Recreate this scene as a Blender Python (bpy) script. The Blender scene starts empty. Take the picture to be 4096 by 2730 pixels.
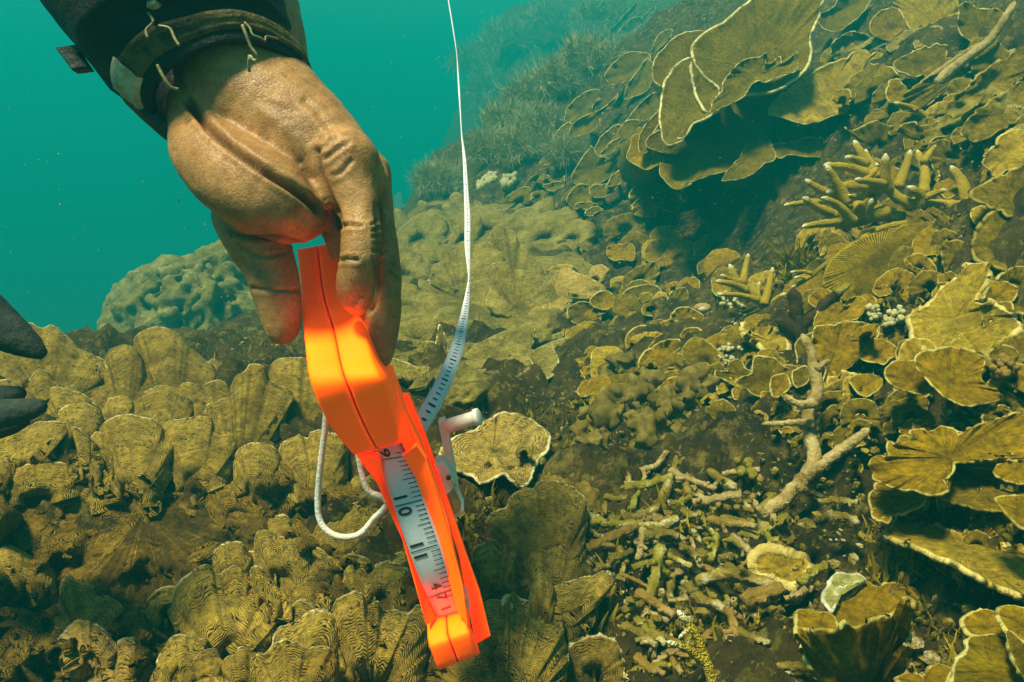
import bpy, bmesh, math, random
import numpy as np
from mathutils import Vector, Matrix

random.seed(7)
rng = np.random.default_rng(7)
C = bpy.context.scene.collection
scene = bpy.context.scene

# ------------------------------------------------------------------ camera
HFOV = 70.0
TH = math.tan(math.radians(HFOV / 2))
PITCH = math.radians(18)
CAM = np.array((0.0, 0.0, 0.0))
FWD = np.array((0.0, math.cos(PITCH), -math.sin(PITCH)))
UP = np.array((0.0, math.sin(PITCH), math.cos(PITCH)))
RIGHT = np.array((1.0, 0.0, 0.0))
cd = bpy.data.cameras.new('camera')
cam = bpy.data.objects.new('camera', cd)
C.objects.link(cam)
cd.sensor_width = 36
cd.lens = 18 / TH
cd.clip_start = 0.02
cd.clip_end = 200
cam.location = CAM
cam.rotation_euler = (math.radians(90) - PITCH, 0, 0)
scene.camera = cam

# ------------------------------------------------------------------ light
SUN_DIR = Vector((-0.30, -0.20, 0.93)).normalized()      # towards the sun
world = bpy.data.worlds.new('World')
scene.world = world
world.use_nodes = True
wn = world.node_tree
bg = wn.nodes['Background']
sky = wn.nodes.new('ShaderNodeTexSky')
sky.sky_type = 'NISHITA'
sky.sun_disc = False
sky.sun_elevation = math.asin(SUN_DIR.z)
sky.sun_rotation = math.atan2(SUN_DIR.x, SUN_DIR.y)
wn.links.new(sky.outputs[0], bg.inputs[0])
bg.inputs[1].default_value = 0.05
sl = bpy.data.lights.new('sun', 'SUN')
sl.energy = 5.0
sl.angle = math.radians(12)
sl.color = (1.0, 0.94, 0.64)
so = bpy.data.objects.new('sun', sl)
C.objects.link(so)
so.rotation_euler = (-SUN_DIR).to_track_quat('-Z', 'Y').to_euler()

scene.view_settings.view_transform = 'Standard'
scene.view_settings.look = 'None'
scene.view_settings.exposure = 1.28
scene.view_settings.gamma = 1.0
scene.cycles.use_denoising = True
scene.cycles.volume_bounces = 0
scene.cycles.max_bounces = 6
scene.cycles.diffuse_bounces = 3
scene.cycles.transparent_max_bounces = 6
scene.cycles.sample_clamp_indirect = 4

# ------------------------------------------------------------------ pixels to points
# source pixels of the 4096 x 2730 frame; V = 2353 wide view; letters = traced zooms
REG = {'S': (0, 0, 1.0), 'V': (0, 0, 2353 / 4096.), 'A': (0, 0, 1.568), 'B': (900, 700, 1.96), 'C': (1100, 1450, 1.225),
       'D': (0, 900, 1.568), 'E': (0, 1800, 1.686), 'F': (1500, 0, 1.742), 'G': (2700, 0, 1.650),
       'H': (1500, 700, 1.568), 'I': (2700, 850, 1.568), 'J': (1800, 1650, 1.4517), 'K': (2800, 1700, 1.5224)}

def px(r, pts):
    x0, y0, s = REG[r]
    a = np.asarray(pts, float).copy()
    if a.ndim == 1:
        return np.array([a[0] / s + x0, a[1] / s + y0])
    a[:, 0] = a[:, 0] / s + x0
    a[:, 1] = a[:, 1] / s + y0
    return a

def PT(X, Y, d):
    X = np.asarray(X, float); Y = np.asarray(Y, float); d = np.asarray(d, float)
    sx = (X - 2048) / 2048 * TH
    sy = (1365 - Y) / 2048 * TH
    return CAM + d[..., None] * (FWD + sx[..., None] * RIGHT + sy[..., None] * UP)

def mpp(d):                      # metres per source pixel at depth d
    return 2 * TH * d / 4096.0

def Vp(x, y, d):                 # V coordinates to a point
    return PT(np.array(x * 4096 / 2353.), np.array(y * 4096 / 2353.), np.array(float(d)))

# ------------------------------------------------------------------ noise
def _hash(ix, iy, iz):
    h = (ix * 374761393 + iy * 668265263 + iz * 2147483647 * 3 + 974711) & 0xFFFFFFFF
    h = ((h ^ (h >> 13)) * 1274126177) & 0xFFFFFFFF
    h = (h ^ (h >> 16)) & 0xFFFFFFFF
    return h / 4294967295.0 * 2 - 1

def vn(p):
    p = np.asarray(p, float)
    i = np.floor(p).astype(np.int64)
    f = p - i
    f = f * f * (3 - 2 * f)
    r = 0
    for dx in (0, 1):
        for dy in (0, 1):
            for dz in (0, 1):
                w = (f[..., 0] if dx else 1 - f[..., 0]) * (f[..., 1] if dy else 1 - f[..., 1]) * (f[..., 2] if dz else 1 - f[..., 2])
                r = r + w * _hash(i[..., 0] + dx, i[..., 1] + dy, i[..., 2] + dz)
    return r

def fbm(p, o=4):
    p = np.asarray(p, float)
    a, r = 1.0, 0
    for k in range(o):
        r = r + a * vn(p * 2 ** k + 17.3 * k)
        a *= 0.5
    return r

def n1(x, s=0.0):
    x = np.asarray(x, float)
    return vn(np.stack([x, x * 0 + s, x * 0 + 3.7], -1))

# ------------------------------------------------------------------ materials
def nt(name):
    m = bpy.data.materials.new(name)
    m.use_nodes = True
    t = m.node_tree
    b = t.nodes['Principled BSDF']
    return m, t, b

def N(t, kind, **kw):
    n = t.nodes.new('ShaderNode' + kind)
    for k, v in kw.items():
        if k.startswith('i_'):
            key = k[2:]
            n.inputs[int(key) if key.isdigit() else key].default_value = v
        else:
            setattr(n, k, v)
    return n

def math_n(t, op, a, b=None, c=None, clamp=False):
    n = t.nodes.new('ShaderNodeMath')
    n.operation = op
    n.use_clamp = clamp
    for i, v in enumerate((a, b, c)):
        if v is None:
            continue
        if isinstance(v, (int, float)):
            n.inputs[i].default_value = v
        else:
            t.links.new(v, n.inputs[i])
    return n.outputs[0]

def mix(t, fac, a, b, blend='MIX'):
    n = t.nodes.new('ShaderNodeMix')
    n.data_type = 'RGBA'
    n.blend_type = blend
    for k, v in ((0, fac), (6, a), (7, b)):
        if isinstance(v, (int, float)):
            n.inputs[k].default_value = v
        elif isinstance(v, tuple):
            n.inputs[k].default_value = v if len(v) == 4 else v + (1,)
        else:
            t.links.new(v, n.inputs[k])
    return n.outputs[2]

def noise_n(t, vec, scale, detail=4, rough=0.6, out=0):
    n = t.nodes.new('ShaderNodeTexNoise')
    n.inputs['Scale'].default_value = scale
    n.inputs['Detail'].default_value = detail
    n.inputs['Roughness'].default_value = rough
    if vec is not None:
        t.links.new(vec, n.inputs['Vector'])
    return n.outputs[out]

def ramp(t, fac, lo, hi):
    n = t.nodes.new('ShaderNodeMapRange')
    n.inputs[1].default_value = lo
    n.inputs[2].default_value = hi
    n.clamp = True
    t.links.new(fac, n.inputs[0])
    return n.outputs[0]

def bump(t, b, h, strength, dist=0.004):
    n = t.nodes.new('ShaderNodeBump')
    n.inputs['Strength'].default_value = strength
    n.inputs['Distance'].default_value = dist
    t.links.new(h, n.inputs['Height'])
    t.links.new(n.outputs[0], b.inputs['Normal'])

def attr(t, name):
    n = t.nodes.new('ShaderNodeAttribute')
    n.attribute_name = name
    return n.outputs['Fac']

def coral_mat(name, dark, light, rim, ridge='con', period=0.0042, rimw=0.004, mott=14.0, ridge_amt=0.55, trans=0.0, patch=None, bstr=0.8, tone=(0.66, 0.70, 0.40)):
    m, t, b = nt(name)
    tc = t.nodes.new('ShaderNodeTexCoord').outputs['Object']
    rd, ar = attr(t, 'rimd'), attr(t, 'arc')
    nz = noise_n(t, tc, mott, 5, 0.65)
    base = mix(t, ramp(t, nz, 0.33, 0.68), dark, light)
    fine = noise_n(t, tc, 130, 5, 0.8)
    base = mix(t, 0.55, base, mix(t, ramp(t, fine, 0.36, 0.64), (0.02, 0.018, 0.004), (0.9, 0.75, 0.25)), 'OVERLAY')
    if patch:
        pn = noise_n(t, tc, 9, 6, 0.7)
        base = mix(t, ramp(t, pn, 0.56, 0.66), base, patch)
    warp = noise_n(t, tc, 38, 2, 0.5)
    if ridge == 'con':
        ph = math_n(t, 'ADD', rd, math_n(t, 'MULTIPLY_ADD', warp, 0.022, math_n(t, 'MULTIPLY', noise_n(t, tc, 110, 2, 0.5), 0.005)))
        w = math_n(t, 'SINE', math_n(t, 'MULTIPLY', ph, 2 * math.pi / period))
    elif ridge == 'rad':
        ph = math_n(t, 'ADD', ar, math_n(t, 'MULTIPLY', warp, 0.010))
        w = math_n(t, 'SINE', math_n(t, 'MULTIPLY', ph, 2 * math.pi / period))
    elif ridge == 'ang':
        w = math_n(t, 'SINE', math_n(t, 'MULTIPLY', ar, period))
    else:
        cx = N(t, 'CombineXYZ')
        t.links.new(math_n(t, 'MULTIPLY', ar, 420), cx.inputs[0])
        t.links.new(math_n(t, 'MULTIPLY', rd, 60), cx.inputs[1])
        w = math_n(t, 'MULTIPLY_ADD', noise_n(t, cx.outputs[0], 1.0, 3, 0.6), 3.4, -1.7)
    w01 = math_n(t, 'MULTIPLY_ADD', w, 0.5, 0.5, True)
    brk = ramp(t, noise_n(t, tc, 22, 3, 0.6), 0.3, 0.55)
    w01 = math_n(t, 'MULTIPLY_ADD', math_n(t, 'SUBTRACT', w01, 0.5), brk, 0.5)
    ridged = mix(t, w01, mix(t, 1.0, base, (0.30, 0.27, 0.22), 'MULTIPLY'), mix(t, 1.0, base, (1.6, 1.5, 1.1), 'MULTIPLY'))
    base = mix(t, ridge_amt, base, ridged)
    base = mix(t, 1.0, base, tone, 'MULTIPLY')
    rn = noise_n(t, tc, 48, 4, 0.7)
    rw = math_n(t, 'ADD', rd, math_n(t, 'MULTIPLY_ADD', rn, rimw * 4.5, -rimw * 2.0))
    rf = ramp(t, rw, rimw, rimw * 0.25)
    rf = math_n(t, 'MULTIPLY', rf, math_n(t, 'MULTIPLY_ADD', ramp(t, noise_n(t, tc, 16, 3, 0.6), 0.34, 0.55), 0.68, 0.32))
    base = mix(t, rf, base, rim)
    t.links.new(base, b.inputs['Base Color'])
    b.inputs['Roughness'].default_value = 0.9
    b.inputs['Specular IOR Level'].default_value = 0.08
    h = math_n(t, 'ADD', math_n(t, 'MULTIPLY', w01, 0.8), math_n(t, 'MULTIPLY', fine, 1.1))
    bump(t, b, h, bstr, 0.003)
    return m

def plain_mat(name, c1, c2=None, scale=30, rough=0.7, bstr=0.3, spec=0.3, bs=120, c3=None, dist=0.003):
    m, t, b = nt(name)
    tc = t.nodes.new('ShaderNodeTexCoord').outputs['Object']
    nz = noise_n(t, tc, scale, 5, 0.65)
    col = mix(t, ramp(t, nz, 0.35, 0.65), c1, c2 or c1)
    if c3:
        col = mix(t, ramp(t, noise_n(t, tc, scale * 0.7, 6, 0.75), 0.55, 0.63), col, c3)
    t.links.new(col, b.inputs['Base Color'])
    b.inputs['Roughness'].default_value = rough
    b.inputs['Specular IOR Level'].default_value = spec
    bump(t, b, noise_n(t, tc, bs, 4, 0.65), bstr, dist)
    return m

M = {}
M['pachy'] = coral_mat('brown_leaf_coral', (0.17, 0.125, 0.028), (0.40, 0.315, 0.10), (0.66, 0.54, 0.24), 'con', 0.0025, 0.0022, ridge_amt=0.5, bstr=0.9, tone=(0.84, 0.83, 0.70))
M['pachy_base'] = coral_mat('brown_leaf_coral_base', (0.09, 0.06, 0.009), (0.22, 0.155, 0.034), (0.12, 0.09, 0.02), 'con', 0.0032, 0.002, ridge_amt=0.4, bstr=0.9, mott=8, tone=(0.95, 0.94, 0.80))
M['pachy_pale'] = coral_mat('pale_leaf_coral', (0.28, 0.20, 0.06), (0.46, 0.36, 0.14), (0.72, 0.64, 0.34), 'con', 0.0028, 0.003, ridge_amt=0.4, tone=(0.72, 0.68, 0.60))
M['tan'] = coral_mat('tan_plate_coral', (0.22, 0.175, 0.05), (0.46, 0.38, 0.15), (0.50, 0.43, 0.20), 'con', 0.0045, 0.002, ridge_amt=0.35, tone=(0.64, 0.68, 0.56))
M['cream'] = coral_mat('cream_plate_coral', (0.36, 0.29, 0.10), (0.56, 0.47, 0.20), (0.68, 0.60, 0.32), 'con', 0.005, 0.003, ridge_amt=0.4, patch=(0.13, 0.11, 0.02), tone=(0.72, 0.68, 0.60))
M['yel'] = coral_mat('olive_plate_coral', (0.15, 0.105, 0.006), (0.34, 0.235, 0.008), (0.52, 0.46, 0.16), 'striae', 0.004, 0.0012, ridge_amt=0.6, tone=(0.54, 0.62, 0.36))
M['gold'] = coral_mat('golden_plate_coral', (0.26, 0.165, 0.005), (0.46, 0.30, 0.007), (0.50, 0.43, 0.12), 'striae', 0.004, 0.0012, ridge_amt=0.65, tone=(0.60, 0.66, 0.38))
M['big'] = coral_mat('large_plate_coral', (0.24, 0.17, 0.016), (0.40, 0.30, 0.045), (0.66, 0.60, 0.28), 'striae', 0.004, 0.0018, ridge_amt=0.5, mott=7, tone=(0.46, 0.51, 0.28))
M['rib'] = coral_mat('ribbed_plate_coral', (0.20, 0.145, 0.004), (0.34, 0.25, 0.010), (0.30, 0.22, 0.012), 'ang', 110.0, 0.002, ridge_amt=0.8)
M['slab'] = coral_mat('pale_dead_slab', (0.34, 0.24, 0.03), (0.58, 0.44, 0.11), (0.62, 0.5, 0.16), 'striae', 0.004, 0.002, ridge_amt=0.5, mott=20, patch=(0.2, 0.14, 0.02))
M['mott'] = coral_mat('mottled_dead_plate', (0.12, 0.085, 0.006), (0.32, 0.235, 0.028), (0.36, 0.28, 0.06), 'striae', 0.004, 0.002, ridge_amt=0.5, mott=40, patch=(0.40, 0.32, 0.12))
M['bleach'] = coral_mat('bleached_plate', (0.38, 0.37, 0.25), (0.56, 0.54, 0.40), (0.6, 0.58, 0.44), 'striae', 0.004, 0.003, ridge_amt=0.1)

# ------------------------------------------------------------------ object helpers
def tag(o, label=None, cat=None, group=None, kind=None):
    if label: o['label'] = label
    if cat: o['category'] = cat
    if group: o['group'] = group
    if kind: o['kind'] = kind
    return o

def empty(name, loc):
    o = bpy.data.objects.new(name, None)
    C.objects.link(o)
    o.empty_display_size = 0.02
    o.location = Vector(loc)
    return o

def mesh_obj(name, verts, faces, mat, parent=None, origin=None, attrs=None, smooth=True):
    """verts are world positions; the object's origin is its parent's root or 'origin'."""
    verts = np.asarray(verts, float)
    if parent is not None:
        org = np.array(parent['_o'])
    else:
        org = np.array(origin if origin is not None else verts.mean(0))
    me = bpy.data.meshes.new(name)
    me.from_pydata((verts - org).tolist(), [], faces)
    me.materials.append(mat)
    if smooth:
        me.polygons.foreach_set('use_smooth', [True] * len(me.polygons))
    if attrs:
        for k, v in attrs.items():
            a = me.attributes.new(k, 'FLOAT', 'POINT')
            a.data.foreach_set('value', np.asarray(v, np.float32))
    me.update()
    o = bpy.data.objects.new(name, me)
    C.objects.link(o)
    if parent is not None:
        o.parent = parent
    else:
        o.location = Vector(org)
    o['_o'] = [float(x) for x in org]
    return o

def thing(name, loc, label, cat, group=None):
    e = empty(name, loc)
    e['_o'] = [float(x) for x in loc]
    return tag(e, label, cat, group)

def resample(p, n, closed):
    """Catmull-Rom through p, n points evenly by length."""
    p = np.asarray(p, float)
    k = len(p)
    out = []
    segs = k if closed else k - 1
    for i in range(segs):
        if closed:
            a, b, c, d = p[(i - 1) % k], p[i], p[(i + 1) % k], p[(i + 2) % k]
        else:
            a, b, c, d = p[max(i - 1, 0)], p[i], p[i + 1], p[min(i + 2, k - 1)]
        for s in np.linspace(0, 1, 12, endpoint=False):
            out.append(0.5 * (2 * b + (c - a) * s + (2 * a - 5 * b + 4 * c - d) * s * s + (3 * b - a - 3 * c + d) * s ** 3))
    out.append(p[0] if closed else p[-1])
    out = np.array(out)
    L = np.concatenate([[0], np.cumsum(np.linalg.norm(np.diff(out[:, :2], axis=0), axis=1))])
    t = np.linspace(0, L[-1], n + 1 if closed else n)
    r = np.stack([np.interp(t, L, out[:, j]) for j in range(p.shape[1])], 1)
    return r[:-1] if closed else r
# ------------------------------------------------------------------ reef ground (one sheet)
TC = [(0,1568,.62),(500,1568,.60),(1000,1568,.62),(1400,1568,.64),(1800,1568,.60),(2353,1568,.52),
      (0,1300,.76),(500,1300,.76),(900,1300,.78),(1300,1300,.78),(1700,1300,.74),(2200,1300,.62),
      (0,1050,.94),(450,1050,.96),(800,1050,1.0),(1100,1050,1.04),(1500,1050,.98),(1900,1050,.86),(2300,1050,.70),
      (0,840,1.22),(200,830,1.28),(480,880,1.25),(700,870,1.36),(1050,850,1.55),(1400,850,1.42),(1700,850,1.14),(2050,850,.96),(2340,850,.80),
      (1000,650,2.5),(1300,650,2.25),(1550,640,2.1),(1800,650,1.55),(2100,650,1.16),(2340,650,.98),
      (950,490,4.0),(1200,450,3.6),(1600,500,2.75),(1480,540,2.55),(1720,560,2.05),(1900,450,1.8),(2200,450,1.38),(2350,420,1.2),
      (1150,300,8.5),(1350,250,6.0),(1600,250,3.0),(1900,220,2.3),(2200,200,1.8),(2350,200,1.6),
      (1150,60,12.5),(1400,30,9.8),(1600,0,4.6),(1900,-20,3.2),(2300,-20,2.3),
      (450,770,2.6),(600,650,3.6),(880,430,5.6)]
_tp = np.array([Vp(x, y, d) for x, y, d in TC])
_ext = np.array([(-0.6, 0.15, -0.52), (0.0, 0.15, -0.5), (0.6, 0.15, -0.36), (-2.2, 1.0, -0.75), (-2.5, 3, -1.6), (-1.6, 4.5, -1.4), (-1.2, 12, -1.2), (2.2, 1.2, 0.25),
                 (2.5, 2.8, 0.75), (2.8, 6, 1.2), (2.2, 13, 1.4), (-2.5, 6.5, -2.0), (-0.6, -0.4, -0.6), (0.8, -0.4, -0.45)])
_cp = np.concatenate([_tp, _ext])
def _phi(r2):
    return 0.5 * r2 * np.log(r2 + 1e-9)
_n = len(_cp)
_K = _phi(((_cp[:, None, :2] - _cp[None, :, :2]) ** 2).sum(-1)) + np.eye(_n) * 0.004
_Pm = np.concatenate([np.ones((_n, 1)), _cp[:, :2]], 1)
_A = np.block([[_K, _Pm], [_Pm.T, np.zeros((3, 3))]])
_w = np.linalg.solve(_A, np.concatenate([_cp[:, 2], np.zeros(3)]))

def ground_z(x, y):
    x = np.asarray(x, float); y = np.asarray(y, float)
    xc = np.clip(x, -2.8, 2.8); yc = np.clip(y, -0.5, 14.0)
    sh = xc.shape
    q = np.stack([xc.ravel(), yc.ravel()], 1)
    out = np.empty(len(q))
    for s in range(0, len(q), 20000):
        qq = q[s:s + 20000]
        r2 = ((qq[:, None, :] - _cp[None, :, :2]) ** 2).sum(-1)
        out[s:s + 20000] = _phi(r2) @ _w[:_n] + _w[_n] + qq @ _w[_n + 1:]
    out = out.reshape(sh)
    out = out + np.clip(x - xc, -20, 0) * -0.25 + np.clip(x - xc, 0, 2) * 0.1 - (y - yc) * (y > yc) * 0.15
    xr = -0.62 + 0.05 * (y - 2)
    t_ = np.clip(xr - x, 0, 12)
    out = out - 1.1 * np.clip((y - 2.0) / 1.5, 0, 1) * t_ ** 2 / (t_ + 0.25)
    return np.clip(out, -6.0, 1.7)

_D = np.geomspace(0.28, 17.0, 320)
def tdepth(X, Y):
    X = np.atleast_1d(np.asarray(X, float)); Y = np.atleast_1d(np.asarray(Y, float))
    p = PT(X[:, None], Y[:, None], np.broadcast_to(_D, (len(X), len(_D))))
    below = p[..., 2] - ground_z(p[..., 0], p[..., 1])
    hit = below < 0
    i = np.where(hit.any(1), hit.argmax(1), len(_D) - 1)
    i0 = np.maximum(i - 1, 0)
    a = below[np.arange(len(X)), i0]; b = below[np.arange(len(X)), i]
    f = np.where(a - b != 0, np.clip(a / (a - b + 1e-12), 0, 1), 0)
    return _D[i0] + (_D[i] - _D[i0]) * f

def tgrad(X, Y, e=70):
    q = tdepth([X + e, X - e, X, X], [Y, Y, Y + e, Y - e])
    return float(np.clip((q[0] - q[1]) / (2 * e) * 1000, -1.2, 1.2)), float(np.clip((q[2] - q[3]) / (2 * e) * 1000, -1.6, 0.6))

def build_ground():
    ny, nx = 560, 520
    v = np.linspace(0, 1, ny)
    ys = -0.4 + 0.35 * v * 4 + 38 * v ** 6 + 0.9 * v
    u = np.linspace(-1, 1, nx)
    X = np.empty((ny, nx)); Y = np.empty((ny, nx))
    for i, y in enumerate(ys):
        half = min(1.0 + max(y, 0) * 0.9, 30)
        X[i] = u * half + np.sign(u) * np.abs(u) ** 7 * max(34 - half, 0)
        Y[i] = y
    Z = ground_z(X, Y)
    p = np.stack([X, Y, Z], -1)
    near = np.clip(1.6 - 0.12 * Y, 0.6, 1.6)
    Z = Z + 0.09 * fbm(p * 2.2 + 3, 3) * np.clip((Y - 2.6) / 1.5, 0, 1)
    Z = Z + near * (0.030 * fbm(p * 7, 3) + 0.016 * fbm(p * 26 + 5, 3) + 0.008 * np.abs(fbm(p * 65 + 9, 2)))
    verts = np.stack([X, Y, Z], -1).reshape(-1, 3)
    idx = np.arange(ny * nx).reshape(ny, nx)
    f = np.stack([idx[:-1, :-1], idx[:-1, 1:], idx[1:, 1:], idx[1:, :-1]], -1).reshape(-1, 4).tolist()
    m, t, b = nt('reef_rock')
    tc = t.nodes.new('ShaderNodeTexCoord').outputs['Object']
    c = mix(t, ramp(t, noise_n(t, tc, 11, 6, 0.7), 0.38, 0.62), (0.018, 0.012, 0.002), (0.085, 0.060, 0.009))
    c = mix(t, ramp(t, noise_n(t, tc, 34, 5, 0.7), 0.52, 0.66), c, (0.20, 0.155, 0.04))
    c = mix(t, ramp(t, noise_n(t, tc, 21, 5, 0.75), 0.60, 0.70), c, (0.14, 0.13, 0.010))
    c = mix(t, ramp(t, noise_n(t, tc, 90, 3, 0.7), 0.62, 0.74), c, (0.34, 0.28, 0.11))
    c = mix(t, 1.0, c, (0.95, 0.90, 0.62), 'MULTIPLY')
    t.links.new(c, b.inputs['Base Color'])
    b.inputs['Roughness'].default_value = 0.85
    b.inputs['Specular IOR Level'].default_value = 0.15
    bump(t, b, noise_n(t, tc, 75, 6, 0.75), 1.0, 0.012)
    o = mesh_obj('seabed', verts, f, m, origin=(0, 0, 0))
    o['kind'] = 'structure'
build_ground()

# ------------------------------------------------------------------ builders for reef life
def plate(parent, name, mat, r, pts, base, closed=False, off=0.0, g=None, gk=0.35, cup=0.0, ruf=0.012, rf=7, th=0.004,
          jag=5.0, nv=14, d=None, low=0.012, fun=0.20, origin=None, attr_ang=False, follow=False, roll=0.0, ext=0.0):
    """A coral plate growing from 'base' out to a traced rim; real tilt, curl, ruffles and thickness."""
    P = px(r, pts); B = px(r, base)
    if ext and not closed:
        e_ = ext * np.linalg.norm(P - B, axis=1).mean()
        P = np.concatenate([P[:1] + (0, e_), P, P[-1:] + (0, e_)]); B = B + (0, e_)
    per = np.linalg.norm(np.diff(P, axis=0), axis=1).sum()
    n = int(np.clip(per / 9, 40, 190))
    O = resample(P, n, closed)
    seed = (B[0] * 0.37 + B[1] * 0.11) % 97
    arcpx = np.concatenate([[0], np.cumsum(np.linalg.norm(np.diff(O, axis=0), axis=1))])
    rad = O - B
    rl = np.linalg.norm(rad, axis=1, keepdims=True)
    if closed:
        ang = np.linspace(0, 2 * math.pi, n, endpoint=False)
        def nn(f, s):
            R_ = f * arcpx[-1] / 6.283
            return vn(np.stack([np.cos(ang) * R_, np.sin(ang) * R_, ang * 0 + s], -1))
    else:
        def nn(f, s):
            return n1(arcpx * f, s)
    jit = jag * (1.3 * nn(1 / 95., seed + 2) + nn(1 / 45., seed) + 0.8 * nn(1 / 20., seed + 5))
    O = O + rad / np.maximum(rl, 1) * jit[:, None]
    rad = O - B
    d0_ = float(tdepth(B[0], B[1])[0])
    k_ = max(1.0, d0_ / 1.5)
    off *= k_; th *= k_ ** .5
    db = float(d) if d is not None else d0_ - off
    if g is None:
        tg = tgrad(B[0], B[1])
        g = (tg[0] * gk, tg[1] * gk)
    t = np.linspace(0, 1, nv + 1)[1:] ** 0.85
    X = B[0] + rad[None, :, 0] * t[:, None]
    Y = B[1] + rad[None, :, 1] * t[:, None]
    sc = mpp(db) * np.mean(rl)                       # plate radius in metres
    ruffle = nn(rf / max(np.mean(rl), 60) , seed + 11) + 0.5 * nn(2.3 * rf / max(np.mean(rl), 60), seed + 13)
    v = t[:, None]
    D = db + g[0] * (X - B[0]) / 1000 + g[1] * (Y - B[1]) / 1000
    ruf_ = ruf * min(1.6, sc / .11)
    D = D + cup * sc * v ** 2 + roll * sc * v ** 9 + 1.6 * ruf_ * ruffle[None, :] * v ** 3
    if closed:
        D = D + fun * sc * (1 - v) ** 2 - .09 * sc * v ** 7
    else:
        D = D + (max(off, 0) + .02) * np.clip(1 - v / .55, 0, 1) ** 2
    if follow:
        D = tdepth(X.ravel(), Y.ravel()).reshape(X.shape) - off + (off + .02) * v ** 8
    low = low * min(1.5, sc / .08)
    D = D + low * fbm(np.stack([X / 130., Y / 130., X * 0 + seed], -1), 4) * np.minimum(1, v * 1.5)
    D = np.maximum(D, 0.25)
    top = PT(X, Y, D)
    c0 = PT(np.array([B[0]]), np.array([B[1]]), np.array([float(D[0].mean())]))[0]
    # normals pointing towards the camera side
    du = np.roll(top, -1, 1) - np.roll(top, 1, 1)
    if not closed:
        du[:, 0] = top[:, 1] - top[:, 0]; du[:, -1] = top[:, -1] - top[:, -2]
    full = np.concatenate([np.broadcast_to(c0, (1, n, 3)), top], 0)
    dv = np.empty_like(top)
    dv[:-1] = full[2:] - full[:-2]; dv[-1] = full[-1] - full[-2]
    nrm = np.cross(du, dv)
    nrm /= np.maximum(np.linalg.norm(nrm, axis=2, keepdims=True), 1e-9)
    view = top - CAM
    flip = np.sign((nrm * view).sum(-1, keepdims=True)); flip[flip == 0] = 1
    nrm = nrm * flip                                 # away from the camera
    stem = min(max(off, 0) + 0.03, .12) * np.clip(1 - v / 0.22, 0, 1) if closed and not follow else v * 0
    tt = th * (0.55 + 0.9 * (1 - v))
    bot = top + nrm * tt[..., None] + (view / np.linalg.norm(view, axis=2, keepdims=True)) * (stem + np.zeros_like(tt))[..., None]
    midr = top[-1] + (top[-1] - top[-2]) / np.maximum(np.linalg.norm(top[-1] - top[-2], axis=1, keepdims=True), 1e-9) * th * 0.3 + nrm[-1] * th * 0.28
    cb = c0 + nrm[0].mean(0) * th * 1.5 + (c0 - CAM) / np.linalg.norm(c0 - CAM) * (min(max(off, 0) + 0.03, .12) if closed and not follow else 0.0)
    verts = np.concatenate([[c0], top.reshape(-1, 3), [cb], bot.reshape(-1, 3), midr])
    nr = nv
    T = lambda i, j: 1 + i * n + (j % n)
    oB = 1 + nr * n
    Bt = lambda i, j: oB + 1 + i * n + (j % n)
    oM = oB + 1 + nr * n
    f = []
    J = n if closed else n - 1
    for j in range(J):
        f.append((0, T(0, j), T(0, j + 1)))
        f.append((oB, Bt(0, j + 1), Bt(0, j)))
        for i in range(nr - 1):
            f.append((T(i, j), T(i + 1, j), T(i + 1, j + 1), T(i, j + 1)))
            f.append((Bt(i, j), Bt(i, j + 1), Bt(i + 1, j + 1), Bt(i + 1, j)))
        m0, m1 = oM + j, oM + (j + 1) % n
        f.append((T(nr - 1, j), m0, m1, T(nr - 1, j + 1)))
        f.append((m0, Bt(nr - 1, j), Bt(nr - 1, j + 1), m1))
    if not closed:
        for jj in (0, n - 1):
            f.append((0, oB, Bt(0, jj), T(0, jj)))
            for i in range(nr - 1):
                f.append((T(i, jj), Bt(i, jj), Bt(i + 1, jj), T(i + 1, jj)))
    rlen = np.linalg.norm(top[-1] - c0, axis=1)
    rimd = (1 - t)[:, None] * rlen[None, :]
    arc = np.concatenate([[0], np.cumsum(np.linalg.norm(np.diff(top[-1], axis=0), axis=1))])
    if attr_ang:
        arcg = np.broadcast_to(np.linspace(0, 2 * math.pi, n)[None, :], (nr, n))
    else:
        arcg = np.broadcast_to(arc[None, :], (nr, n))
    A = np.concatenate([[rlen.max()], rimd.ravel(), [rlen.max()], rimd.ravel(), np.zeros(n)])
    G = np.concatenate([[arc[n // 2]], arcg.ravel(), [arc[n // 2]], arcg.ravel(), arcg[-1]])
    return mesh_obj(name, verts, f, M[mat], parent, origin if origin is not None else c0, {'rimd': A, 'arc': G})

def colony(name, label, cat, rows, group=None, part='plate', **dflt):
    """rows: (region, material, base, points, options). One plate alone is the thing itself."""
    if len(rows) == 1:
        r, m, b, p, o = rows[0]
        return tag(plate(None, name, m, r, p, b, **{**dflt, **o}), label, cat, group)
    B = px(rows[0][0], rows[0][2])
    d = float(tdepth(B[0], B[1])[0])
    root = thing(name, PT(np.array(B[0]), np.array(B[1]), np.array(d)), label, cat, group)
    for r, m, b, p, o in rows:
        plate(root, part, m, r, p, b, **{**dflt, **o})
    return root

def arc_lobe(cx, cy, rx, ry, lean=0.0, k=9, a0=-0.15, a1=1.15):
    """outline of one rounded lobe whose foot is at (cx, cy)"""
    out = []
    for i in range(k):
        a = math.pi * (a0 + (a1 - a0) * i / (k - 1))
        out.append((cx - math.cos(a) * rx + lean * max(math.sin(a), 0) * ry, cy - math.sin(a) * ry))
    return out

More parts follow.
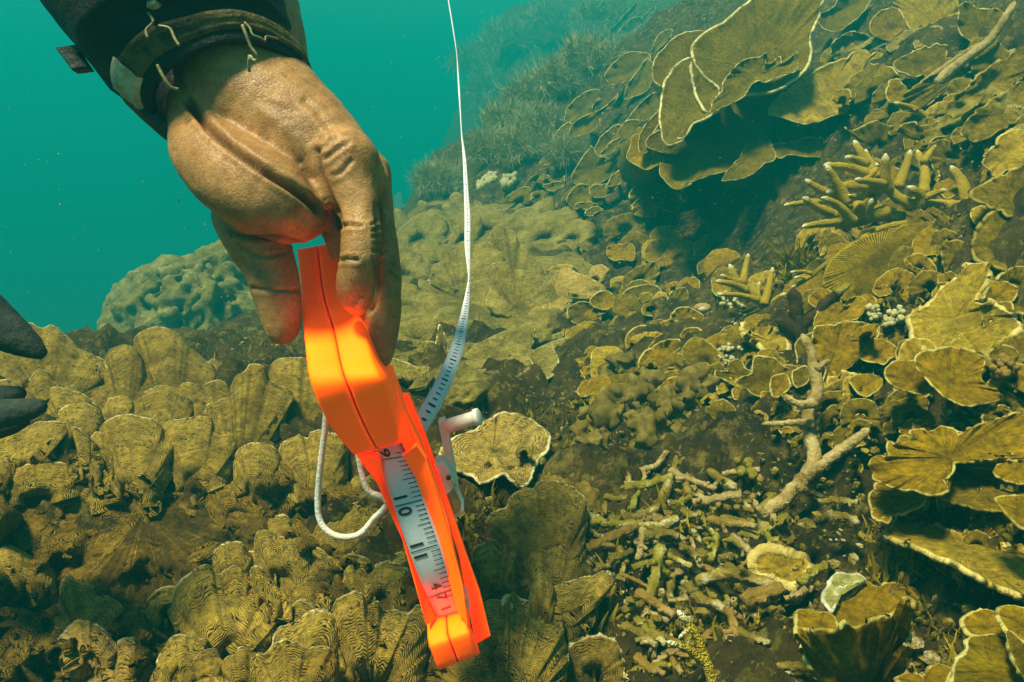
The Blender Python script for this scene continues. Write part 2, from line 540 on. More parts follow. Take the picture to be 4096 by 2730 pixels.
def tube_mesh(pts, rad, sides=10, knob=0.0, seed=0.0, flat=None):
    """pts Nx3, rad N -> verts, faces, tip distance"""
    pts = np.asarray(pts, float); rad = np.asarray(rad, float)
    n = len(pts)
    tan = np.gradient(pts, axis=0)
    tan /= np.maximum(np.linalg.norm(tan, axis=1, keepdims=True), 1e-9)
    ref = np.array((0.13, 0.21, 0.97))
    verts = []
    L = np.concatenate([[0], np.cumsum(np.linalg.norm(np.diff(pts, axis=0), axis=1))])
    tip = L[-1] - L
    A = []
    for i in range(n):
        s = np.cross(tan[i], ref); s /= max(np.linalg.norm(s), 1e-6)
        b = np.cross(s, tan[i])
        a = np.linspace(0, 2 * math.pi, sides, endpoint=False)
        rr = rad[i] * np.ones(sides)
        ring = np.cos(a)[:, None] * s + np.sin(a)[:, None] * b
        if knob:
            q = (pts[i] + ring * rad[i]) / max(rad.mean(), 1e-4)
            rr = rr * (1 + knob * vn(q * 1.3 + seed) + knob * 0.6 * vn(q * 2.9 + seed))
        verts.append(pts[i] + ring * rr[:, None])
        A += [tip[i]] * sides
    verts = np.concatenate(verts)
    f = []
    for i in range(n - 1):
        for j in range(sides):
            k = (j + 1) % sides
            f.append((i * sides + j, i * sides + k, (i + 1) * sides + k, (i + 1) * sides + j))
    f.append(tuple(range(sides))[::-1])
    f.append(tuple((n - 1) * sides + j for j in range(sides)))
    return verts, f, A

def branch_pts(r, pts, rpx, off=0.02, d=None, dd=None, taper=0.55, n=None, tipround=True):
    """traced centre line to 3-D points and radii"""
    P = px(r, [(p[0], p[1]) for p in pts])
    s = REG[r][2]
    if d is None:
        D = tdepth(P[:, 0], P[:, 1]) - off
        D = 0.35 * D + 0.65 * (D[0] + (D[-1] - D[0]) * np.linspace(0, 1, len(D)))
    else:
        D = np.linspace(d, d + (dd or 0), len(P))
    Q = np.concatenate([P, D[:, None]], 1)
    ln = np.linalg.norm(np.diff(P, axis=0), axis=1).sum()
    n = n or int(np.clip(ln / (rpx / s) * 2.2, 6, 40))
    Q = resample(Q, n, False)
    pts3 = PT(Q[:, 0], Q[:, 1], Q[:, 2])
    R = rpx / s * mpp(Q[:, 2]) * np.linspace(1, taper, n)
    if tipround:
        R[-1] *= 0.55
        ext = pts3[-1] + (pts3[-1] - pts3[-2]) / np.linalg.norm(pts3[-1] - pts3[-2]) * R[-1] * 0.9
        pts3 = np.concatenate([pts3, [ext]]); R = np.concatenate([R, [R[-1] * 0.35]])
    return pts3, R

class MB:
    def __init__(s): s.v, s.f, s.a, s.n = [], [], [], 0
    def add(s, v, f, a=None):
        v = np.asarray(v, float)
        s.v.append(v); s.f += [tuple(i + s.n for i in q) for q in f]
        s.a += list(a) if a is not None else [0.0] * len(v)
        s.n += len(v)
    def tube(s, pts, rad, **k):
        v, f, a = tube_mesh(pts, rad, **k)
        s.add(v, f, a)
    def obj(s, name, mat, parent=None, origin=None, an='tipd', smooth=True):
        return mesh_obj(name, np.concatenate(s.v), s.f, mat, parent, origin, {an: s.a}, smooth)

_ico = {}
def ico(sub):
    if sub not in _ico:
        bm = bmesh.new(); bmesh.ops.create_icosphere(bm, subdivisions=sub, radius=1)
        _ico[sub] = (np.array([v.co[:] for v in bm.verts]), [tuple(v.index for v in f.verts) for f in bm.faces]); bm.free()
    return _ico[sub]

def remesh(mb, voxel, smooth=6, fac=0.5):
    me = bpy.data.meshes.new('tmp'); me.from_pydata(np.concatenate(mb.v).tolist(), [], mb.f)
    o = bpy.data.objects.new('tmp', me); C.objects.link(o)
    m = o.modifiers.new('r', 'REMESH'); m.mode = 'VOXEL'; m.voxel_size = voxel
    if smooth:
        q = o.modifiers.new('s', 'SMOOTH'); q.factor = fac; q.iterations = smooth
    bpy.context.view_layer.update()
    dg = bpy.context.evaluated_depsgraph_get()
    e = bpy.data.meshes.new_from_object(o.evaluated_get(dg))
    V = np.empty(len(e.vertices) * 3); e.vertices.foreach_get('co', V); V = V.reshape(-1, 3)
    Nn = np.empty(len(e.vertices) * 3); e.vertices.foreach_get('normal', Nn); Nn = Nn.reshape(-1, 3)
    F = [tuple(p.vertices) for p in e.polygons]
    bpy.data.objects.remove(o); bpy.data.meshes.remove(me); bpy.data.meshes.remove(e)
    return V, Nn, F
# ------------------------------------------------------------------ brown leaf corals, left and foreground
LEAF = 'leaf coral'
colony('leaf_coral', 'spreading ridged brown coral sheet covering the shaded ground at the lower left', LEAF, [
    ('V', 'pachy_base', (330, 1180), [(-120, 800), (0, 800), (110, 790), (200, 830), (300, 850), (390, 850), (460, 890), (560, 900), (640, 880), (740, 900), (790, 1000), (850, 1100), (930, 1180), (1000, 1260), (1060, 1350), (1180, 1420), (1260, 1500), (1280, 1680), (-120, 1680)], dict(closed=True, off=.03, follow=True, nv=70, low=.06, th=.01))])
colony('leaf_coral', 'smooth brown leaf coral hump on the left crest above the gloved finger tips', LEAF, [
    ('D', 'pachy', (330, 1150), [(-60, 900), (-20, 770), (60, 690), (125, 632), (180, 612), (260, 640), (330, 628), (420, 700), (520, 790), (640, 840), (670, 885), (700, 960), (640, 1060)], dict(cup=.25, th=.012)),
    ], off=0.0)
colony('leaf_coral', 'brown leaf coral with one tall rounded tongue rising in front of the knobby mound', LEAF, [
    ('D', 'pachy', (1100, 1120), [(880, 980), (850, 880), (843, 720), (880, 670), (950, 640), (1020, 640), (1100, 670), (1170, 730), (1230, 800), (1290, 850), (1345, 900), (1358, 960), (1310, 1080)], dict(cup=.35, th=.012, off=0.000)),
    ('D', 'pachy', (790, 1120), [(560, 1060), (640, 1010), (700, 965), (672, 880), (662, 830), (700, 775), (770, 748), (840, 765), (890, 830), (930, 920), (985, 1000), (960, 1130)], dict(cup=.4, th=.012, off=0.035)),
    ], gk=.6, roll=.4, ext=.6, jag=3)
colony('leaf_coral', 'low brown leaf coral of small rounded fronds at the left edge between the gloved fingers', LEAF, [
    ('D', 'pachy', (340, 1190), [(140, 1080), (165, 1000), (200, 950), (242, 912), (300, 925), (350, 980), (420, 1020), (530, 1060), (600, 1130)], dict(cup=.3, off=0.035)),
    ('D', 'pachy', (20, 1150), [(-120, 1050), (-60, 985), (40, 962), (100, 972), (150, 1000), (130, 1080)], dict(cup=.3, off=0.042)),
    ('D', 'pachy', (450, 1230), [(245, 1150), (285, 1090), (300, 1040), (350, 1015), (430, 1030), (520, 1060), (600, 1120), (650, 1200)], dict(cup=.4, off=0.056)),
    ('D', 'pachy', (480, 1340), [(330, 1300), (350, 1230), (365, 1180), (410, 1130), (500, 1115), (560, 1125), (620, 1180), (645, 1240), (610, 1310)], dict(cup=.45, off=0.077)),
    ('D', 'pachy', (120, 1480), [(-80, 1360), (0, 1330), (60, 1300), (150, 1290), (230, 1240), (310, 1230), (400, 1240), (440, 1290), (360, 1400)], dict(cup=.35, off=0.070)),
    ('D', 'pachy', (560, 1540), [(480, 1420), (450, 1290), (462, 1270), (520, 1290), (562, 1320), (565, 1400), (640, 1500)], dict(cup=.1, off=0.084)),
    ('D', 'pachy', (660, 1520), [(560, 1420), (565, 1330), (600, 1300), (650, 1310), (690, 1360), (740, 1440)], dict(cup=.35, off=0.091)),
    ('D', 'pachy', (240, 1640), [(-60, 1600), (60, 1550), (100, 1520), (200, 1490), (300, 1475), (420, 1500), (520, 1560)], dict(cup=.3, off=0.070)),
    ('D', 'pachy', (-10, 1640), [(-160, 1500), (-60, 1420), (40, 1420), (110, 1480), (120, 1560)], dict(cup=.3, off=0.063)),
    ], gk=.6, roll=.4, ext=.6, jag=4, th=.014)
colony('leaf_coral', 'brown leaf coral with a broad smooth dome in front of the tall rounded tongue', LEAF, [
    ('D', 'pachy', (1020, 1280), [(805, 1220), (815, 1170), (850, 1110), (920, 1040), (1020, 1012), (1110, 1025), (1180, 1070), (1215, 1110), (1220, 1170), (1180, 1240)], dict(cup=.5, off=0.042)),
    ('D', 'pachy', (830, 1580), [(640, 1430), (615, 1340), (635, 1260), (690, 1210), (780, 1190), (880, 1200), (960, 1220), (1010, 1260), (1040, 1330), (1090, 1370), (1100, 1450), (1020, 1560)], dict(cup=.4, off=0.070)),
    ('D', 'pachy', (1250, 1520), [(1010, 1380), (1015, 1270), (1060, 1230), (1130, 1215), (1200, 1205), (1260, 1195), (1330, 1210), (1350, 1260), (1440, 1280), (1490, 1320), (1500, 1380), (1440, 1440)], dict(cup=.35, off=0.063)),
    ('D', 'pachy', (1600, 1600), [(1460, 1500), (1475, 1450), (1500, 1410), (1560, 1375), (1640, 1365), (1710, 1385), (1750, 1430), (1760, 1490), (1720, 1570)], dict(cup=.45, off=0.070)),
    ], gk=.6, roll=.4, ext=.6, jag=4, th=.016)
colony('leaf_coral', 'ragged edged brown leaf coral standing left of the orange reel grip', LEAF, [
    ('D', 'pachy', (1850, 1330), [(1660, 980), (1690, 890), (1730, 850), (1800, 828), (1890, 826), (1990, 830), (2120, 900), (2140, 1100), (2060, 1280)], dict(cup=.15, off=-.02)),
    ('D', 'pachy', (1340, 1200), [(1255, 1130), (1268, 1060), (1270, 1010), (1310, 980), (1370, 968), (1420, 985), (1450, 1030), (1445, 1090), (1420, 1160)], dict(cup=.5, off=0.035)),
    ('D', 'pachy', (1500, 1420), [(1280, 1240), (1300, 1130), (1420, 1080), (1445, 1010), (1480, 950), (1540, 910), (1570, 885), (1620, 880), (1665, 905), (1690, 960), (1740, 1000), (1800, 1000), (1835, 1040), (1840, 1090), (1810, 1150), (1790, 1210), (1760, 1280), (1690, 1370)], dict(cup=.22, off=0.035, jag=9)),
    ('D', 'pachy', (1910, 1620), [(1740, 1540), (1755, 1450), (1800, 1380), (1850, 1340), (1880, 1320), (1930, 1335), (1950, 1300), (2000, 1285), (2060, 1290), (2140, 1360), (2150, 1500)], dict(cup=.3, off=0.049, jag=8)),
    ('C', 'pachy', (200, 560), [(0, 560), (20, 430), (60, 380), (120, 355), (150, 380), (190, 340), (230, 335), (300, 345), (350, 400), (360, 520)], dict(cup=.25, off=0.049, jag=8)),
    ], gk=.6, roll=.4, ext=.6, th=.013)
colony('leaf_coral', 'brown leaf coral fronds behind the white wrist cord loop', LEAF, [
    ('C', 'pachy', (330, 930), [(150, 900), (160, 850), (180, 820), (220, 770), (280, 740), (335, 715), (420, 680), (520, 720), (560, 800), (480, 920)], dict(cup=.3, off=0.035)),
    ('C', 'pachy', (450, 760), [(345, 720), (350, 680), (385, 620), (372, 590), (395, 560), (440, 570), (470, 550), (510, 580), (560, 640), (570, 730)], dict(cup=.3, off=0.014)),
    ('C', 'pachy', (640, 1120), [(505, 1080), (515, 1030), (530, 990), (570, 945), (620, 925), (660, 920), (720, 960), (760, 1080)], dict(cup=.3, off=0.021)),
    ('C', 'pachy', (400, 1140), [(330, 1080), (338, 1020), (345, 990), (370, 975), (405, 1010), (440, 1060), (475, 1120)], dict(cup=.2, off=0.042)),
    ('E', 'pachy', (2020, 980), [(1845, 900), (1850, 860), (1870, 810), (1930, 765), (2010, 742), (2090, 745), (2150, 770), (2200, 810), (2210, 880)], dict(cup=.4, off=0.035)),
    ('E', 'pachy', (2100, 1060), [(1950, 930), (2010, 890), (2090, 838), (2130, 850), (2150, 885), (2230, 895), (2280, 960), (2260, 1040)], dict(cup=.25, off=0.042)),
    ], gk=.6, roll=.4, ext=.6, jag=5, th=.012)
colony('leaf_coral', 'dark brown leaf coral fan with rounded lobes in the lower left foreground', LEAF, [
    ('E', 'pachy', (1890, 640), [(1785, 580), (1790, 520), (1800, 470), (1850, 440), (1900, 437), (1950, 460), (1972, 510), (1965, 590)], dict(cup=.5, off=0.042)),
    ('E', 'pachy', (1900, 800), [(1715, 730), (1712, 620), (1725, 560), (1760, 530), (1815, 545), (1900, 590), (1980, 580), (2070, 640), (2120, 740)], dict(cup=.4, off=0.056)),
    ('E', 'pachy', (1560, 850), [(1450, 830), (1435, 740), (1450, 670), (1510, 630), (1590, 612), (1640, 620), (1680, 680), (1705, 710), (1700, 800)], dict(cup=.45, off=0.049)),
    ('E', 'pachy', (1560, 1260), [(1185, 1240), (1165, 1150), (1195, 1080), (1160, 1030), (1170, 960), (1200, 900), (1280, 830), (1340, 790), (1390, 772), (1430, 790), (1460, 830), (1600, 850), (1720, 920), (1830, 1020), (1880, 1140), (1800, 1260)], dict(cup=.3, off=0.063)),
    ('E', 'pachy', (1610, 1010), [(1490, 900), (1490, 835), (1550, 785), (1600, 790), (1670, 840), (1695, 910), (1690, 980)], dict(cup=.5, off=0.084)),
    ('E', 'pachy', (1800, 1040), [(1680, 880), (1688, 805), (1730, 780), (1765, 800), (1800, 850), (1860, 900), (1910, 980)], dict(cup=.4, off=0.084)),
    ('E', 'pachy', (1000, 1340), [(870, 1290), (880, 1250), (920, 1200), (980, 1185), (1040, 1190), (1090, 1240), (1130, 1300)], dict(cup=.35, off=0.035)),
    ], gk=.6, roll=.4, ext=.6, jag=4, th=.014)
colony('leaf_coral', 'shaded brown leaf coral with a pointed fin at the lower left', LEAF, [
    ('E', 'pachy', (560, 1180), [(400, 1010), (405, 910), (440, 860), (470, 845), (540, 890), (640, 920), (720, 970), (790, 1010), (830, 1075), (800, 1150)], dict(cup=.1, off=0.042)),
    ('E', 'pachy', (100, 930), [(-200, 760), (-80, 680), (0, 655), (80, 650), (170, 690), (240, 720), (300, 760), (370, 840)], dict(cup=.35, off=0.035)),
    ('E', 'pachy', (500, 330), [(300, 260), (380, 190), (470, 130), (560, 110), (640, 130), (720, 180), (780, 260)], dict(cup=.35, off=0.049)),
    ('E', 'pachy', (1400, 260), [(1200, 200), (1280, 110), (1380, 90), (1520, 60), (1640, 120), (1690, 200)], dict(cup=.35, off=0.035)),
    ], gk=.6, roll=.4, ext=.6, jag=4, th=.016)
colony('leaf_coral', 'pale brown leaf coral mound with a hooked knob in the bottom left corner', LEAF, [
    ('E', 'pachy_pale', (750, 1720), [(380, 1640), (440, 1470), (500, 1360), (560, 1325), (680, 1330), (760, 1310), (850, 1270), (930, 1280), (980, 1340), (1050, 1470), (1100, 1620)], dict(cup=.4, off=0.035)),
    ('E', 'pachy_pale', (610, 1370), [(500, 1290), (445, 1215), (470, 1180), (540, 1145), (610, 1150), (680, 1190), (740, 1240), (800, 1330)], dict(cup=.4, off=0.070)),
    ('E', 'pachy', (1230, 1500), [(1060, 1500), (1048, 1440), (1070, 1380), (1110, 1320), (1160, 1260), (1220, 1240), (1290, 1255), (1345, 1275), (1395, 1275), (1400, 1370)], dict(cup=.3, off=0.077)),
    ('E', 'pachy', (1370, 1560), [(1200, 1500), (1205, 1440), (1240, 1400), (1310, 1390), (1350, 1360), (1410, 1340), (1480, 1350), (1500, 1450)], dict(cup=.35, off=0.091)),
    ('E', 'pachy', (1420, 1700), [(1290, 1640), (1340, 1560), (1400, 1540), (1470, 1545), (1540, 1600), (1560, 1680)], dict(cup=.3, off=0.098)),
    ], gk=.6, roll=.4, ext=.6, jag=5, th=.014)
colony('leaf_coral', 'large brown leaf coral with frilled lobes in the front below the white cord', LEAF, [
    ('E', 'pachy', (2020, 1180), [(1860, 1240), (1880, 1160), (1930, 1100), (1960, 1050), (2010, 1012), (2060, 1010), (2110, 1040), (2150, 1100)], dict(cup=.4, off=0.056)),
    ('E', 'pachy', (2110, 1420), [(1820, 1400), (1835, 1310), (1850, 1250), (1900, 1190), (2000, 1150), (2020, 1135), (2060, 1100), (2120, 1075), (2200, 1080), (2270, 1150), (2300, 1290)], dict(cup=.3, off=0.084)),
    ('E', 'pachy', (1660, 1600), [(1480, 1540), (1485, 1450), (1540, 1395), (1570, 1380), (1600, 1335), (1640, 1325), (1720, 1370), (1790, 1380), (1830, 1470)], dict(cup=.35, off=0.091)),
    ('E', 'pachy', (1960, 1640), [(1680, 1560), (1675, 1460), (1720, 1390), (1790, 1370), (1830, 1330), (1900, 1280), (1960, 1280), (2030, 1320), (2190, 1330), (2280, 1420), (2290, 1560)], dict(cup=.3, off=0.105)),
    ('C', 'pachy', (470, 1480), [(250, 1400), (255, 1280), (280, 1190), (330, 1140), (400, 1120), (440, 1150), (450, 1185), (500, 1165), (530, 1200), (600, 1205), (660, 1220), (700, 1180), (760, 1230), (780, 1400)], dict(cup=.25, off=0.070, jag=8)),
    ('J', 'pachy', (330, 1560), [(-140, 1330), (-60, 1260), (60, 1200), (195, 1110), (230, 1080), (300, 1090), (345, 1070), (360, 1035), (400, 1060), (450, 1070), (480, 1100), (520, 1160), (560, 1200), (620, 1230), (660, 1255), (668, 1310), (690, 1450), (650, 1600)], dict(cup=.25, off=0.070, jag=10, ruf=.02, rf=11)),
    ], gk=.6, roll=.4, ext=.6, jag=6, th=.014)
colony('leaf_coral', 'round brown leaf coral disc at the bottom edge right of the reel', LEAF, [
    ('J', 'pachy', (830, 1560), [(690, 1500), (690, 1380), (750, 1340), (800, 1315), (870, 1312), (940, 1330), (990, 1380), (1012, 1460), (1000, 1600)], dict(cup=.25, off=0.042, th=.013))])
colony('leaf_coral', 'brown leaf coral of stepped round lobes between the white crank and the rubble', LEAF, [
    ('J', 'pachy', (650, 500), [(525, 430), (530, 390), (545, 340), (590, 305), (640, 297), (690, 310), (725, 350), (740, 430)], dict(cup=.35, off=0.028)),
    ('J', 'pachy', (790, 520), [(715, 420), (725, 350), (770, 325), (830, 330), (870, 360), (897, 385), (885, 470)], dict(cup=.3, off=0.028)),
    ('J', 'pachy', (600, 760), [(235, 720), (218, 640), (235, 590), (270, 565), (320, 545), (350, 500), (400, 450), (430, 432), (480, 442), (510, 405), (560, 393), (640, 400), (690, 430), (790, 520), (790, 680)], dict(cup=.22, off=0.049, jag=7)),
    ('J', 'pachy', (590, 620), [(490, 540), (480, 480), (520, 430), (600, 420), (680, 440), (700, 540)], dict(cup=.4, off=0.070)),
    ], gk=.6, roll=.4, ext=.6, jag=4, th=.013)
colony('leaf_coral', 'dark brown leaf coral with upright ridged fronds right beside the orange flange', LEAF, [
    ('J', 'pachy', (270, 1020), [(120, 950), (130, 850), (150, 790), (200, 755), (260, 750), (300, 775), (350, 750), (412, 735), (415, 800), (425, 940)], dict(cup=.15, off=0.035)),
    ('J', 'pachy', (600, 980), [(405, 900), (412, 840), (430, 825), (500, 790), (580, 765), (610, 750), (660, 745), (680, 770), (740, 770), (795, 795), (790, 880)], dict(cup=.2, off=0.035)),
    ('J', 'pachy', (640, 1160), [(590, 1040), (640, 990), (700, 985), (760, 960), (830, 950), (885, 922), (930, 932), (958, 970), (940, 1020), (880, 1100), (820, 1160), (760, 1185), (735, 1240)], dict(cup=.1, off=0.056)),
    ('J', 'pachy', (540, 1180), [(455, 1080), (480, 990), (490, 920), (530, 880), (562, 930), (602, 980), (610, 1100)], dict(cup=.1, off=0.077)),
    ], gk=.6, roll=.4, ext=.6, jag=5, th=.012)

# ------------------------------------------------------------------ cream plate and centre mass
colony('plate_coral', 'pale cream plate coral with dark dead patches behind the white crank knob', 'plate coral', [
    ('J', 'cream', (250, 220), [(-60, 260), (-20, 180), (60, 130), (150, 100), (180, 65), (250, 25), (300, 0), (380, 5), (450, 30), (520, 70), (570, 120), (577, 190), (550, 240), (510, 280), (490, 330), (468, 385), (420, 430), (330, 360), (290, 360), (180, 402), (130, 360), (60, 340)], dict(closed=True, off=.08, gk=.7, th=.008)),
    ('J', 'tan', (430, 250), [(375, 270), (385, 225), (420, 195), (460, 205), (470, 260)], dict(off=.11, cup=.3)),
    ], jag=5)
PL = 'plate coral'
colony('plate_coral', 'wide hazy tan plate coral mass with scalloped edges behind the white tape', PL, [
    ('V', 'tan', (1100, 700), [(880, 480), (950, 470), (1010, 462), (1100, 470), (1200, 470), (1280, 480), (1340, 520), (1330, 580), (1400, 640), (1330, 720), (1280, 770), (1230, 810), (1180, 870), (1100, 930), (1010, 940), (940, 900), (890, 800), (880, 640)], dict(closed=True, off=.07, follow=True, nv=60, low=.06, th=.01)),
    ('H', 'tan', (880, 700), [(700, 480), (725, 420), (730, 380), (740, 335), (790, 310), (830, 340), (870, 350), (910, 420), (960, 450), (1000, 520), (1050, 590), (1078, 655), (1040, 720), (900, 790), (760, 700)], dict(closed=True, off=.06, cup=.1, fun=.05)),
    ('H', 'tan', (540, 780), [(275, 900), (255, 830), (262, 790), (285, 740), (270, 690), (280, 655), (340, 668), (362, 690), (380, 640), (352, 600), (370, 565), (410, 540), (425, 480), (460, 458), (500, 470), (520, 430), (560, 418), (640, 420), (720, 440), (820, 560), (840, 740), (760, 900), (560, 980), (380, 960)], dict(closed=True, off=.10, gk=.7, jag=7)),
    ('H', 'tan', (880, 840), [(730, 860), (700, 770), (720, 700), (700, 610), (712, 578), (770, 553), (830, 550), (900, 600), (1000, 620), (1110, 690), (1150, 790), (1090, 880), (900, 920)], dict(closed=True, off=.12, cup=.1, fun=.05)),
    ('H', 'tan', (820, 530), [(770, 520), (775, 480), (800, 455), (850, 468), (870, 520)], dict(off=.12, cup=.4)),
    ('H', 'cream', (1090, 770), [(1020, 740), (1050, 680), (1115, 640), (1130, 605), (1200, 583), (1260, 600), (1330, 640), (1400, 680), (1438, 715), (1420, 742), (1360, 780), (1280, 765), (1225, 800), (1180, 850), (1100, 880), (1040, 945), (960, 930), (960, 850)], dict(closed=True, off=.14, gk=.6)),
    ('H', 'cream', (1365, 700), [(1325, 650), (1345, 610), (1370, 580), (1420, 563), (1462, 585), (1468, 610), (1440, 660), (1410, 720)], dict(off=.10, cup=.1)),
    ('H', 'tan', (790, 1070), [(548, 1175), (580, 1110), (650, 1050), (780, 1000), (880, 960), (990, 955), (1003, 1000), (980, 1075), (930, 1150), (850, 1192), (760, 1200), (685, 1232), (600, 1212)], dict(closed=True, off=.13, gk=.8)),
    ('H', 'tan', (700, 1280), [(580, 1300), (600, 1240), (700, 1220), (780, 1230), (770, 1300), (700, 1355), (620, 1330)], dict(closed=True, off=.06, gk=.8)),
    ], jag=5, th=.012, roll=.2)
colony('plate_coral', 'small tan plate coral with a pale curled fold below the wide hazy mass', PL, [
    ('H', 'tan', (1020, 1220), [(850, 1330), (880, 1270), (990, 1200), (970, 1140), (1000, 1100), (1050, 1080), (1100, 1085), (1150, 1150), (1140, 1200), (1100, 1260), (1000, 1310), (930, 1345)], dict(closed=True, off=.08, gk=.6)),
    ('H', 'tan', (1150, 1130), [(1030, 1110), (1060, 1075), (1110, 1050), (1170, 1030), (1215, 1030), (1230, 1100)], dict(off=.05, cup=.1)),
    ('H', 'tan', (1120, 1060), [(1080, 1020), (1130, 1000), (1175, 990), (1170, 1040)], dict(off=.02)),
    ], jag=4, th=.007)
colony('plate_coral', 'thin upright cream blades right of the fingers beneath the tape', PL, [
    ('H', 'cream', (430, 1180), [(375, 1130), (395, 1000), (408, 940), (430, 990), (455, 1080), (490, 1160)], dict(off=.10, g=(.3, -.1))),
    ('H', 'tan', (320, 1160), [(275, 1120), (280, 1080), (320, 1050), (380, 1060), (390, 1130)], dict(off=.05)),
    ('H', 'tan', (180, 1350), [(60, 1250), (100, 1150), (180, 1165), (260, 1198), (345, 1210), (335, 1260), (318, 1330)], dict(off=.08, cup=.1)),
    ('H', 'cream', (180, 1120), [(155, 1110), (160, 1080), (190, 1075), (205, 1110)], dict(off=.03)),
    ], jag=4, th=.006)
# hazy rounded lobes along the top of the mass
lobes = [(150, 235, 48, 95), (250, 240, 5, 5), (310, 255, 58, 110), (430, 240, 60, 85), (545, 235, 62, 100), (660, 245, 50, 85), (760, 250, 50, 100),
         (870, 245, 48, 85), (180, 330, 70, 90), (330, 340, 75, 80), (480, 350, 80, 80), (620, 360, 70, 100), (740, 330, 60, 60), (860, 340, 60, 55), (950, 350, 55, 65), (240, 420, 80, 80), (420, 440, 70, 70)]
colony('plate_coral', 'hazy far coral bank with a row of rounded lobes at the water line', PL,
       [('H', 'tan', (x, y), arc_lobe(x, y, rx * (1 + .3 * math.sin(x * 1.7)), ry * (1 + .35 * math.sin(y + x)), lean=.4 * math.sin(x * 3.1), k=7), dict(cup=.5, off=.0, gk=.6)) for x, y, rx, ry in lobes if rx > 10], part='lobe', jag=5, th=.02, nv=12, roll=.5)
colony('plate_coral', 'tan rounded coral heads in a row below the olive shelves', PL,
       [('H', 'tan', (x, y), arc_lobe(x, y, rx * (1 + .25 * math.sin(x * 1.7)), ry * (1 + .3 * math.sin(y + x)), lean=.4 * math.sin(x * 3.1), k=8), dict(cup=.5, off=o * .35, gk=.6)) for x, y, rx, ry, o in
        [(1120, 230, 55, 90, .02), (1040, 270, 75, 115, .06), (1240, 280, 38, 62, .06), (1170, 290, 50, 70, .08), (900, 320, 62, 60, .08), (980, 400, 90, 90, .10), (1120, 360, 90, 80, .10),
         (1230, 330, 60, 50, .1), (1300, 430, 80, 80, .1), (1180, 470, 70, 80, .1), (1240, 180, 60, 40, -.03)]], part='lobe', jag=6, th=.018, nv=12, roll=.5)

lo = [(60, 420, 200, 90), (360, 540, 220, 90), (760, 460, 210, 80), (1180, 420, 180, 70), (140, 1000, 190, 70), (860, 800, 220, 70), (60, 1230, 190, 80), (200, 1470, 200, 90), (1680, 330, 150, 70)]
colony('leaf_coral', 'low wavy brown leaf coral ridges in the shaded dip at the lower left', LEAF,
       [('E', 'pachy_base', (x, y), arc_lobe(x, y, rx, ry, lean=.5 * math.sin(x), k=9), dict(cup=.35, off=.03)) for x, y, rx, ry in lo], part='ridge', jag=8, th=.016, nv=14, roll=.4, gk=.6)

lo2 = [(960, 560, 60, 50), (930, 640, 50, 60), (1010, 620, 60, 50), (940, 720, 60, 60), (1180, 560, 60, 60), (1250, 560, 60, 60), (1280, 640, 50, 40), (1120, 540, 50, 50), (1060, 560, 40, 50), (950, 800, 60, 60), (1180, 850, 60, 40), (1010, 540, 45, 40), (1230, 510, 45, 40), (1310, 560, 40, 40)]
colony('plate_coral', 'tan coral lobes scattered over the hazy slope on both sides of the tape', PL,
       [('V', 'tan', (x, y), arc_lobe(x, y, 1.45 * rx * (1 + .3 * math.sin(x)), 1.35 * ry, lean=.6 * math.sin(y), k=9), dict(cup=.35, off=.06)) for x, y, rx, ry in lo2], part='lobe', jag=9, th=.016, nv=14, gk=.6, roll=.5)

rq = np.random.default_rng(5)
fill = []
for k in range(30):
    x, y = rq.uniform(10, 720), rq.uniform(890, 1130)
    fill.append(('V', 'pachy', (x, y), arc_lobe(x, y, rq.uniform(35, 70), rq.uniform(45, 85), lean=rq.uniform(-.5, .5), k=8), dict(cup=.3, off=rq.uniform(.015, .045))))
for k in range(20):
    x, y = rq.uniform(-10, 620), rq.uniform(1130, 1330)
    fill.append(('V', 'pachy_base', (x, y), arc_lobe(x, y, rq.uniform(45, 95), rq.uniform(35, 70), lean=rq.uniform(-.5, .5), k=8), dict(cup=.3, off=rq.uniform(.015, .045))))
for k in range(22):
    x, y = rq.uniform(330, 1250), rq.uniform(1300, 1600)
    fill.append(('V', 'pachy', (x, y), arc_lobe(x, y, rq.uniform(35, 80), rq.uniform(45, 85), lean=rq.uniform(-.5, .5), k=8), dict(cup=.3, off=rq.uniform(.015, .05))))
colony('leaf_coral', 'thick brown leaf coral folds filling the gaps all over the left and front bank', LEAF, fill, part='fold', jag=8, th=.016, nv=13, roll=.4, gk=.6, ext=.3)
